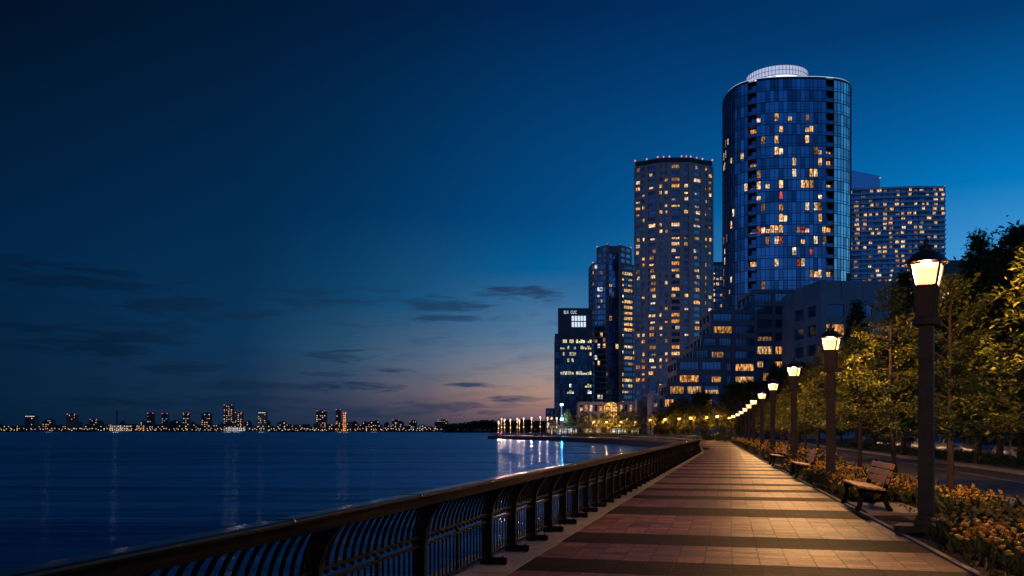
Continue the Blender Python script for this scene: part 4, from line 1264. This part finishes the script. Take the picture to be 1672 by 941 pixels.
B.face(m1, m2, 0, nfl, fh, 1, .45, ('lit1', 'lit3'), pier=.2, endpier=False, nm=1)
B.face(m2, m3, 0, nfl, fh, 1, .6, ('lit1', 'lit1', 'lit3'), pier=.5, nm=5, endpier=False)
B.face(m3, q6, 0, nfl, fh, 2, .12, MX, pier=.35, nm=1)
B.face(cr[0], cr[1], z1, 3, 3, 2, 0, MX, pier=.4); B.face(cr[2], cr[3], z1, 3, 3, 2, .05, MX, pier=.5)
for q in (cr[0], cr[1], cr[2], cr[3]): beacon(B, q[0], q[1], z2 + .1, .3)
beacon(B, fp[1][0] + .4, fp[1][1] + 1, z1, .3)
B.finish(M['concB'], M['concA'], [M['glassD'], M['glassB']])

# -- tall buff tower
d = 414
B = Bld('apartment_tower', pt(1100, d), 'tall faceted buff concrete apartment tower with red beacons round its roof')
fp = [pt(1037, d + 3), pt(1056, d + .6), pt(1074, d - 2.6), pt(1093, d - 3.4), pt(1113, d - 3.8), pt(1128, d - 3.4), pt(1147, d + .2), pt(1163, d + 2)]
back = [(px(1163, d) + 4, d + 32), (px(1037, d) + 6, d + 36)]
z1 = pz(259, d - 2); fh = 2.98; nfl = int((z1 - 1.5) / fh)
B.block(fp + back, -.14, z1)
sty = [dict(ncol=2, lit=.32, pier=.8, nm=2, fill=.7), dict(ncol=1, lit=.62, pier=1.8, nm=2, fill=.6), dict(ncol=2, lit=.3, pier=1.1, nm=2, fill=.7), dict(ncol=1, lit=.75, pier=1.9, nm=4),
       dict(ncol=1, lit=.34, pier=1.9, nm=2, fill=.7), dict(ncol=1, lit=.75, pier=2.8, nm=2, fill=.62), dict(ncol=2, lit=.36, pier=.8, nm=1, fill=.7)]
for i, k in enumerate(sty):
    B.face(fp[i], fp[i + 1], 0, nfl, fh, mats=('lit1', 'lit1', 'lit3', 'lit2', 'lit4'), sill=.85, head=.45, proud=.45, **k)
for q in fp: beacon(B, q[0], q[1], z1 + .1, .32)
for k in (2, 4, 5):
    q = Vector(fp[k]).lerp(Vector(fp[k + 1 if k < 7 else 6]), .5); beacon(B, q.x, q.y, z1 + .1, .25)
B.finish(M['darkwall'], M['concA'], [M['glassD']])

# -- little tower seen between the two big ones
d = 490
B = Bld('apartment_block', pt(1172, d), 'small lit apartment block glimpsed between the buff tower and the round glass tower')
fp = [pt(1155, d), pt(1188, d)]; z1 = pz(428, d)
B.block(fp + [(fp[1][0], d + 15), (fp[0][0], d + 15)], -.14, z1)
B.face(fp[0], fp[1], 0, int(z1 / 3), 3.0, 5, .4, MX, pier=.6)
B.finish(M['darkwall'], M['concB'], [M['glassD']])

# -- round glass tower
B = Bld('glass_tower', (79.3, 262), 'tallest rounded blue glass tower crowned by a white glowing drum')
cx, cy, ra, rb, ne = 80.6, 262.0, 17.6, 14.0, 2.9
z1 = pz(126.5, 248.5); z0 = -.14; nfl = 32; fh = (z1 - .6) / nfl
NF = 44
def sup(a):
    c, s_ = math.cos(a), math.sin(a)
    return Vector((cx + ra * math.copysign(abs(c) ** (2 / ne), c), cy + rb * math.copysign(abs(s_) ** (2 / ne), s_)))
# even arc length
den = [sup(2 * PI * k / 2000 - PI / 2) for k in range(2001)]
cum = [0.0]
for k in range(2000): cum.append(cum[-1] + (den[k + 1] - den[k]).length)
ring = []
for i in range(NF):
    q = cum[-1] * i / NF
    k = next(k for k in range(2000) if cum[k + 1] >= q)
    ring.append(den[k].lerp(den[k + 1], (q - cum[k]) / (cum[k + 1] - cum[k])))
def pxof(p): return 836 + p.x / p.y * F
balc = set()
for i in range(NF):
    c = (ring[i] + ring[(i + 1) % NF]) / 2
    if c.y < cy - 4:
        X_ = pxof(c)
        if 1219 < X_ < 1236 or 1346 < X_ < 1366: balc.add(i)
def inset(p, q, dst):
    t_ = (q - p).normalized(); return Vector((-t_.y, t_.x)) * dst
core = []
for i in range(NF):
    p, q = ring[i], ring[(i + 1) % NF]
    if i in balc:
        n_ = inset(p, q, 1.6); core += [p, p + n_, q + n_]
    else: core += [p]
B.block([(p.x, p.y) for p in core], -.14, z1)
TOPN = nfl - 2
for i in range(NF):
    p, q = ring[i], ring[(i + 1) % NF]
    c = (p + q) / 2; X_ = pxof(c); front = c.y < cy + 2
    if i in balc:
        n_ = inset(p, q, 1.6)
        B.face(p + n_ , q + n_, 0, nfl, fh, 1, .0, style='punched', pier=.3, sill=.15, head=.4, proud=.1, pm=1, litf=lambda f, k: (.36 if 7 < f < nfl - 4 else 0), mats=('lit2', 'lit2', 'lit1'), nm=3, endpier=False)
        for f in range(nfl + 1):
            mb = MB()
            mb.prism([tuple((v - Vector((B.o.x, B.o.y)))) for v in (p, q, q + n_, p + n_)], f * fh - .12 - B.o.z, f * fh + .1 - B.o.z)
            sl = mb.build('balcony', M['steelB'], B.root)
            if f < nfl:
                e = (p + q) / 2 + inset(p, q, .08)
                mb = MB(); mb.box(B.P(e.x, e.y, f * fh + .6), ((q - p).length - .1, .04, .95), math.atan2((q - p).y, (q - p).x))
                mb.build('balcony_rail', M['glassD'], sl)
        continue
    def lf(f, k, X_=X_):
        if f < 7 or f > nfl - 4: return .02
        if X_ > 1366: return .03
        if X_ < 1216: return .13
        b = .0
        for xx, pr in ((1247, .34), (1273, .42), (1294, .2), (1313, .3), (1336, .3)):
            if abs(X_ - xx) < 8: b = pr
        if f in (17, 18) and 1240 < X_ < 1280: b += .35
        return b * (.95 if f > 10 else .8) + .025
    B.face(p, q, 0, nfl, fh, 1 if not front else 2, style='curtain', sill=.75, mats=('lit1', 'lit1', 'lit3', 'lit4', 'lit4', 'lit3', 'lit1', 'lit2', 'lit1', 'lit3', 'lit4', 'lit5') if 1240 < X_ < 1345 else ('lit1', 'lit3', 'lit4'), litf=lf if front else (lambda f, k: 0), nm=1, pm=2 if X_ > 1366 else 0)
# parapet light line and glowing drum
mb = MB()
for i in range(NF):
    p, q = ring[i], ring[(i + 1) % NF]; v = q - p; c = (p + q) / 2 + inset(p, q, .25)
    mb.box(B.P(c.x, c.y, z1 + .12), (v.length, .18, .22), math.atan2(v.y, v.x))
B.part('parapet_light', mb, emis('white_parapet_strip', (.55, .72, 1.0), .75))
dx, dy, dr = px(1272, 256), 258.0, 8.6
mb = MB(); hz = pz(107.5, 250) - z1
mb.lathe([(dr, .0), (dr, hz)], 56, B.P(dx, dy, z1)); drum = B.part('glowing_drum', mb, emis('backlit_drum_panels', (.52, .58, .86), .85))
mb = MB()
for k in range(56):
    a = 2 * PI * k / 56; mb.box(B.P(dx + (dr + .05) * math.cos(a), dy + (dr + .05) * math.sin(a), z1 + hz / 2), (.1, .1, hz), a)
for z in (hz * .33, hz * .66, hz):
    for k in range(56):
        a = 2 * PI * (k + .5) / 56; mb.box(B.P(dx + (dr + .06) * math.cos(a), dy + (dr + .06) * math.sin(a), z1 + z), (.1, 2 * PI * dr / 56, .1), a)
o = mb.build('louvre', M['concW'], drum)
mb = MB()
for k in range(56):
    if k % 7 == 3: continue
    a = 2 * PI * (k + .5) / 56
    mb.box(B.P(dx + (dr + .3) * math.cos(a), dy + (dr + .3) * math.sin(a), z1 + .5), (.2, 2 * PI * dr / 56 * .96, .75), a)
mb.build('base_light', emis('white_uplight_band', (.85, .9, 1.0), 2.2), drum)
B.finish(M['darkwall'], M['steelB'], [M['glassB'], M['glassD'], glassmat('sky_sheen_corner_glass', (.62, .74, .85), .05, .95)])  # brighter sky reflection on the right strip is put into its lighter glass tint

# -- wide balcony slab building behind
d = 560
B = Bld('apartment_block', pt(1465, d), 'wide pale-balconied apartment slab behind the round glass tower, with a taller left end')
z1 = pz(301, d); fh = 2.98; nfl = int(z1 / fh); z1 = nfl * fh + .8
fp = [pt(1370, d + 8), pt(1440, d + 3), pt(1500, d), pt(1543, d + 1)]
back = [(px(1543, d) + 2, d + 18), (px(1370, d), d + 26)]
B.block(fp + back, -.14, z1)
zt = pz(285, d)
B.block([pt(1370, d + 5), pt(1437, d + 3.5), (px(1437, d), d + 15), (px(1370, d), d + 17)], z1, [pz(270, d), zt, zt, pz(270, d)], 1)
mb = MB(); mb.box(B.P(px(1420, d), d + 2, pz(291, d)), (30, .3, .5)); 
lx = dict(mats=('lit3', 'lit1', 'lit4', 'lit4', 'lit1'), sill=1.15, head=.2, proud=1.2, pier=.5, style='slab', nm=2, fill=.5)
B.face(fp[0], fp[1], 0, nfl, fh, 6, .5, **lx); B.face(fp[1], fp[2], 0, nfl, fh, 6, .5, **lx); B.face(fp[2], fp[3], 0, nfl, fh, 4, .5, **lx)
for k, q in enumerate((pt(1437, d + 3), pt(1543, d + 1))): beacon(B, q[0], q[1], z1 + (6 if k == 0 else .1), .3)
B.finish([M['darkwall'], glassmat('penthouse_glass', (.3, .42, .6), .12, .9)], M['slabW'], [M['glassD']])

# -- stepped terrace block
B = Bld('terrace_block', pt(1230, 203), 'stepped blue-grey terrace apartments climbing to the right at the foot of the round tower')
fh = 3.02
steps = [(1229, 1330, 473, 208, 3), (1162, 1233, 506, 206.4, 2), (1147, 1196, 546, 205, 2), (1134, 1184, 566, 203.6, 2), (1107, 1180, 585, 202, 2), (1091, 1176, 624, 200.5, 3), (1079, 1150, 645, 199, 3)]
for i, (a, b, yt, d, nc) in enumerate(steps):
    gr = MB()
    z1 = pz(yt, d); nfl = max(1, round((z1 - .6) / fh)); f2 = (z1 - .6) / nfl
    p, q = pt(a, d), pt(b, d)
    B.block([p, q, (q[0] + 1, d + 14 + i * 1.5), (p[0] + .4, d + 14)], -.14, z1)
    L = q[0] - p[0]
    B.face(p, q, 0, nfl, f2, nc, .36, ('lit1', 'lit2', 'lit2', 'lit2', 'lit4'), sill=.95, head=.3, pier=.75, proud=.55, nm=5)
    B.face((p[0] + .4, d + 14), p, 0, nfl, f2, 3, .12, ('lit1', 'lit4'), sill=.95, head=.3, pier=.6, proud=.3, nm=3)
    gr.box(B.P((p[0] + q[0]) / 2, d - .3, z1 + .9), (L, .05, .06)); 
    for k in range(int(L / 1.2)): gr.box(B.P(p[0] + k * 1.2, d - .3, z1 + .45), (.05, .05, .9))
    B.part('roof_rail', gr, M['steelB'])
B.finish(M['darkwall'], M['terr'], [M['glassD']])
# white bay at its left foot
B = Bld('white_house', pt(1076, 196), 'small white-walled bay building at the left foot of the terraces')
d = 196; z1 = pz(646, d)
B.block([pt(1066, d), pt(1084, d), (px(1084, d), d + 8), (px(1066, d), d + 8)], -.14, z1)
B.face(pt(1066, d), pt(1084, d), 0, 3, 3.0, 2, .1, ('lit1',), sill=.9, pier=.5, proud=.3)
B.finish(M['concW'], M['concW'], [M['glassD']])

# -- big concrete block
d = 180
B = Bld('concrete_block', (px(1400, d), d), 'plain blue-grey concrete block with a blank top band and few windows, right of the terraces')
z1 = pz(458, d)
p, q, r_ = pt(1340, d), (px(1478, d + 1), d + 1.5), (px(1297, 192), 192)
B.block([r_, p, q, (q[0], d + 20), (r_[0] + 1, d + 24)], -.14, z1)
nfl = 7; hb = pz(493, d)
f2 = hb / nfl
def cl(f, k): return .9 if (f == nfl - 2 and k == 0) else .08
B.face(p, q, 0, nfl, f2, 3, mats=('lit4', 'lit2'), litf=cl, sill=1.2, head=.5, pier=2.0, proud=.4, nm=3)
B.face(r_, p, 0, nfl, f2, 2, .1, ('lit4', 'lit2'), sill=1.2, head=.5, pier=1.6, proud=.4, nm=3)
gr = MB()
for k in range(1, 4): gr.box(B.P(p[0] + (q[0] - p[0]) * k / 4, d - .02 + .4 * k, (hb + z1) / 2 + .3), (.06, .1, z1 - hb - 1))
B.part('panel_joint', gr, M['darkwall'])
B.finish(M['concB'], M['concB'], [M['glassD']])

# -- brown block on the right
d = 262
B = Bld('brown_block', pt(1580, d), 'brown flat-roofed building with lit rows, behind the nearest lantern head')
z1 = pz(425, d)
p, q = pt(1535, d), pt(1640, d)
B.block([p, q, (q[0], d + 18), (p[0] + 2, d + 18)], -.14, z1)
B.face(p, q, 0, int((z1 - 4) / 3.3), 3.3, 6, .5, ('lit1', 'lit3', 'lit2'), sill=1.1, head=.4, pier=.9, proud=.4, nm=4)
B.finish(M['brownB'], M['brownB'], [M['glassD']])

# -- low buildings at the foot of the towers
d = 338
B = Bld('podium', pt(992, d), 'low lit podium with shop windows below the slim tower')
p, q = pt(945, d), pt(1042, d); z1 = pz(657, d)
B.block([p, q, (q[0], d + 12), (p[0], d + 12)], -.14, z1)
B.face(p, pt(985, d), 0, 3, z1 / 3 - .1, 5, .55, ('lit2', 'lit1', 'lit3'), sill=.9, head=.6, pier=.8, proud=.4)
B.face(pt(1010, d), q, 0, 3, z1 / 3 - .1, 4, .45, ('lit3', 'lit1'), sill=.9, head=.6, pier=.9, proud=.4)
B.finish(M['brownB'], M['concB'], [M['glassD']])
d = 333
B = Bld('glass_lobby', pt(998, d), 'small arched glass lobby glowing amber, in front of the podium')
x0, x1 = px(989, d), px(1008, d); rr_ = (x1 - x0) / 2; zc = pz(664, d)
pr = [(x0, 0.0)] + [((x0 + x1) / 2 - rr_ * math.cos(PI * k / 10), zc + rr_ * .75 * math.sin(PI * k / 10)) for k in range(11)] + [(x1, 0.0)]
mb = MB(); n = len(pr)
vs = [B.P(x, d, z) for x, z in pr] + [B.P(x, d + 6, z) for x, z in pr]
mb.add(vs, [tuple(range(n))] + [(i, i + n, (i + 1) % n + n, (i + 1) % n) for i in range(n)])
B.part('lobby_glass', mb, litmat('amber_lobby', (1, .5, .14), 1.3, .8, .8))
mb = MB()
for k in range(6):
    x = x0 + (x1 - x0) * k / 5; mb.box(B.P(x, d - .06, (zc + rr_ * .4) / 2), (.2, .12, zc + rr_ * .5))
for k in range(5): mb.box(B.P((x0 + x1) / 2, d - .07, zc * (k + 1) / 5), (x1 - x0, .12, .2))
B.part('glazing_bar', mb, M['cap'])
B.wall.box(B.P((x0 + x1) / 2, d + 3, .3), (x1 - x0 - .2, 5.8, .5)); B.finish(M['concA'], M['concA'], [M['glassD']])
d = 332
B = Bld('plain_annexe', pt(1062, d), 'windowless mauve box building between the podium and the terraces')
za, zb = pz(652, d), pz(642, d)
B.block([pt(1040, d), pt(1060, d + 3), (px(1060, d), d + 14), (px(1040, d), d + 12)], -.14, za)
B.block([pt(1060.2, d + 2.5), pt(1086, d - 3), (px(1086, d), d + 14), (px(1060.2, d), d + 14)], -.14, zb, 1)
B.finish([M['concB'], M['concV']], M['concB'], [M['glassD']])
d = 440
B = Bld('low_block', pt(899, d), 'low grey building with a few lit windows at the left foot of the office tower')
p, q = pt(892, d), pt(909, d); z1 = pz(667, d)
B.block([p, q, (q[0], d + 10), (p[0], d + 10)], -.14, z1)
B.face(p, q, 0, 4, z1 / 4 - .1, 3, .35, ('lit4', 'lit3'), pier=.5)
B.finish(M['concB'], M['concB'], [M['glassD']])
# pavilion of lit panels behind the hedge
d = 287
B = Bld('market_pavilion', pt(975, d), 'long low pavilion of bright glass panels behind the quay hedge')
B.wall.box(B.P(px(975, d), d + 2, 2.9), (px(1052, d) - px(900, d), 5, .3))
B.wall.box(B.P(px(975, d), d + 3.5, 1.3), (px(1052, d) - px(900, d), .3, 2.9))
for k in range(34):
    if B.rr.random() < .25: continue
    x = px(901 + k * 4.4, d)
    B.lits.append((B.P(x, d, .5), 0.0, .8 if k % 4 else .5, 2.0, B.rr.choice(('lit7', 'lit4', 'lit7', 'lit6', 'lit2')), 2))
B.finish(M['darkwall'], M['concB'], [M['glassD']])

# ------------------------------------------------------------------ far shore
D0 = 2200.0
mb = MB(); mb.prism([(-4200, D0), (-180, D0), (-60, D0 - 300), (900, D0 - 200), (900, D0 + 1800), (-4200, D0 + 1800)], WATER - 2, .6)
tag(mb.build('far_shore', M['ground']), 'dark low shore across the river', 'shore', kind='structure')
def far_building(x_, w_, yt, label, group=None, dd=None, p=.32, mats=('dotW', 'dotA', 'dotC'), top=None, stories=None, lw=2.4, style=None):
    d = dd or D0 + random.uniform(15, 120)
    w = w_ / F * d; h = pz(yt, d); X_ = px(x_, d); dep = max(8, w * .7)
    mb = MB(); ml = [M['farwall']] + [M[k] for k in mats] + [M['farred']]
    if style == 'chimney':
        mb.lathe([(w * .7, 0), (w * .5, h)], 10)
    else:
        mb.prism([(-w / 2, 0), (w / 2, 0), (w / 2, dep), (-w / 2, dep)], 0, h)
        if w > 12 and h > 20: mb.box((w * .1, dep / 2, h + 1.5), (w * .45, dep * .4, 3))
    nc = max(2, int(w / 5)); nr = max(2, int(h / 4.6))
    for a in range(nc):
        for b in range(nr):
            if random.random() < p:
                cxx = -w / 2 + w * (a + .5) / nc + random.uniform(-.6, .6); zz = h * (b + .35) / nr
                s = lw * random.uniform(.6, 1.1)
                mb.quad((cxx - s / 2, -.3, zz), (cxx + s / 2, -.3, zz), (cxx + s / 2, -.3, zz + s * .8), (cxx - s / 2, -.3, zz + s * .8), 1 + random.randrange(len(mats)))
    if top == 'red':
        for a in (-.4, .4): mb.box((w * a, 1, h + 1.2), (1.7, 2, 1.7), mi=len(mats) + 1)
    elif top == 'white':
        [mb.box((w * q, -.4, h - 2.2), (w * .13, .6, 1.7), mi=len(mats)) for q in (-.36, -.18, .04, .2, .38)]
    o = mb.build('far_building' if style != 'chimney' else 'chimney', ml, None, (X_, d, .5))
    return tag(o, label, 'building' if style != 'chimney' else 'chimney', group)
far_building(48.6, 17, 679, 'wide far block with a row of white lights along its roof, leftmost', top='white', p=.12)
far_building(80, 13, 686, 'low far block with amber windows right of the white-topped one', p=.4, mats=('dotW', 'dotA', 'dotC'))
far_building(115.6, 15, 677.5, 'far block with two red roof lights, left of the chimney', top='red')
far_building(152, 13, 686, 'low far block with a red roof light beside the lit terraces', top='red', p=.15)
far_building(191, 2.4, 670, 'thin dark chimney rising over the far shore', style='chimney', p=0)
far_building(197, 37, 695, 'long low far building with glowing white floors under the chimney', p=.85, mats=('dotC', 'dotW'), lw=2.8, dd=D0 + 8)
far_building(229, 14, 695, 'low far building with glowing amber floors, right of the chimney', p=.85, mats=('dotW', 'dotA'), lw=2.8, dd=D0 + 8)
far_building(245, 11, 676, 'left tower of a far pair with red roof lights', top='red', p=.3)
far_building(268.5, 10, 676.5, 'right tower of a far pair with red roof lights', top='red', p=.3)
far_building(303.5, 11, 676, 'slim far tower between the pair and the broad tower', p=.4, top='red')
far_building(336, 15, 676, 'broad far tower left of the tallest one', p=.42)
far_building(372, 15, 662.5, 'tallest far tower, densely lit', p=.6, top='red')
far_building(389, 12, 675, 'far tower leaning close right of the tallest one', p=.5, top='red')
far_building(384, 32, 698.5, 'bright white low building on the far waterfront below the tallest tower', p=1, mats=('dotC',), lw=3.0, dd=D0 + 6)
far_building(427.5, 13, 673, 'far tower with white roof lights right of the tallest pair', p=.4, top='white')
far_building(523.8, 16, 672, 'wide far tower left of the orange-striped one', p=.42, top='red')
far_building(552, 8, 670, 'dark far tower beside the orange-striped one', p=.35, top='red')
far_building(562.5, 5.5, 674.5, 'narrow far tower lit orange from top to bottom', p=1.0, mats=('dotA',), lw=3.4, top='red', dd=D0 + 12)
far_building(646, 12, 687, 'short far tower with red roof lights in the middle of the low town', p=.4, top='red')
far_building(722, 17, 687, 'last far block before the wooded point', p=.3, top='red')
far_building(688, 9, 695, 'low white-lit far block near the wooded point', p=.8, mats=('dotC',))
for k in range(105):
    x_ = -140 + k * 8.45 + random.uniform(-3, 3)
    if x_ > 745: continue
    far_building(x_, random.uniform(7, 15), random.uniform(688, 698), 'low dark building among the scattered lights of the far shore', 'low buildings of the far shore', D0 + random.uniform(60, 260), p=.3, mats=('dotW', 'dotA', 'dotC', 'dotW'), lw=2.6)
# shore lamps
def lampdot(mat):
    mb = MB(); mb.lathe([(.22, 0), (.18, 5.5)], 6); mb.lathe([(.5, 5.5), (.9, 6.0), (.9, 7.1), (.5, 7.8)], 6, mi=1); return mb.mesh('shore_lamp', [M['farwall'], M[mat]])
LD = [lampdot(m) for m in ('dotW', 'dotA', 'dotW', 'dotC')]
for k in range(150):
    x_ = -20 + k * 5.2 + random.uniform(-2.2, 2.2)
    if x_ > 752: continue
    o = link('shore_lamp', random.choice(LD), None, (px(x_, D0), D0 + 2, .6 + random.uniform(-3.2, 1)))
    tag(o, 'tiny lamp on the far waterfront', 'street lamp', 'lamps along the far waterfront')
# a few reflecting point lights on the far shore
for x_, e_, c_ in ((372, 26000, (1, .85, .7)), (385, 42000, (.85, .95, 1)), (190, 26000, (1, .9, .75)), (555, 30000, (1, .5, .25)), (565, 20000, (1, .45, .2)), (80, 14000, (1, .7, .4)), (427, 18000, (1, .9, .8)), (610, 14000, (.7, .85, 1))):
    l = bpy.data.lights.new('waterfront_light', 'POINT'); l.energy = e_ * .55; l.color = c_; l.shadow_soft_size = 7
    lo = bpy.data.objects.new('waterfront_light', l); COL.objects.link(lo); lo.location = (px(x_, D0), D0 - 6, 8)
# wooded point
rr = np.random.default_rng(5); P, D = [], []
for k in range(150):
    f = rr.uniform(); d = 1480 + rr.uniform(0, 60); x_ = 728 + f * 190
    hh = (10 + 7 * min(1, f * 3.2)) * rr.uniform(.75, 1.08); r0 = rr.uniform(4, 7.5)
    for q in range(110):
        a = rr.normal(0, 1, 3); a /= np.linalg.norm(a)
        P.append((px(x_, d) + a[0] * r0, d + a[1] * r0, max(.3, hh - r0 * .8 + a[2] * r0 * .95 if a[2] > -.2 else rr.uniform(0, hh)))); D.append(a + rr.normal(0, .5, 3))
tag(link('wooded_point', leaf_mesh('wooded_point', np.array(P), np.array(D), 3.0, M['leafdark'], rr, .8)), 'dark wooded point beyond the quay tip', 'wood', kind='stuff')
mb = MB(); mb.prism([(-115, 1478), (500, 1450), (500, 1600), (-110, 1600)], WATER - 2, .5)
tag(mb.build('wooded_shore', M['ground']), 'dark low shore under the wooded point', 'shore', kind='structure')

# ------------------------------------------------------------------ camera and render settings
cam = bpy.data.cameras.new('camera'); co = bpy.data.objects.new('camera', cam); COL.objects.link(co)
co.location = (0, 0, EYE); co.rotation_euler = (PI / 2, 0, 0)
cam.sensor_width = 36; cam.lens = F / 1672 * 36; cam.shift_y = 233.5 / 1672
cam.clip_start = .05; cam.clip_end = 20000
S.camera = co
S.view_settings.view_transform = 'Standard'
S.view_settings.look = 'None'
S.view_settings.exposure = 0
S.view_settings.gamma = 1
S.render.engine = 'CYCLES'
S.cycles.use_denoising = True
S.cycles.max_bounces = 5; S.cycles.diffuse_bounces = 2; S.cycles.glossy_bounces = 3; S.cycles.transparent_max_bounces = 8
S.cycles.sample_clamp_indirect = 3.0
S.cycles.caustics_reflective = False; S.cycles.caustics_refractive = False
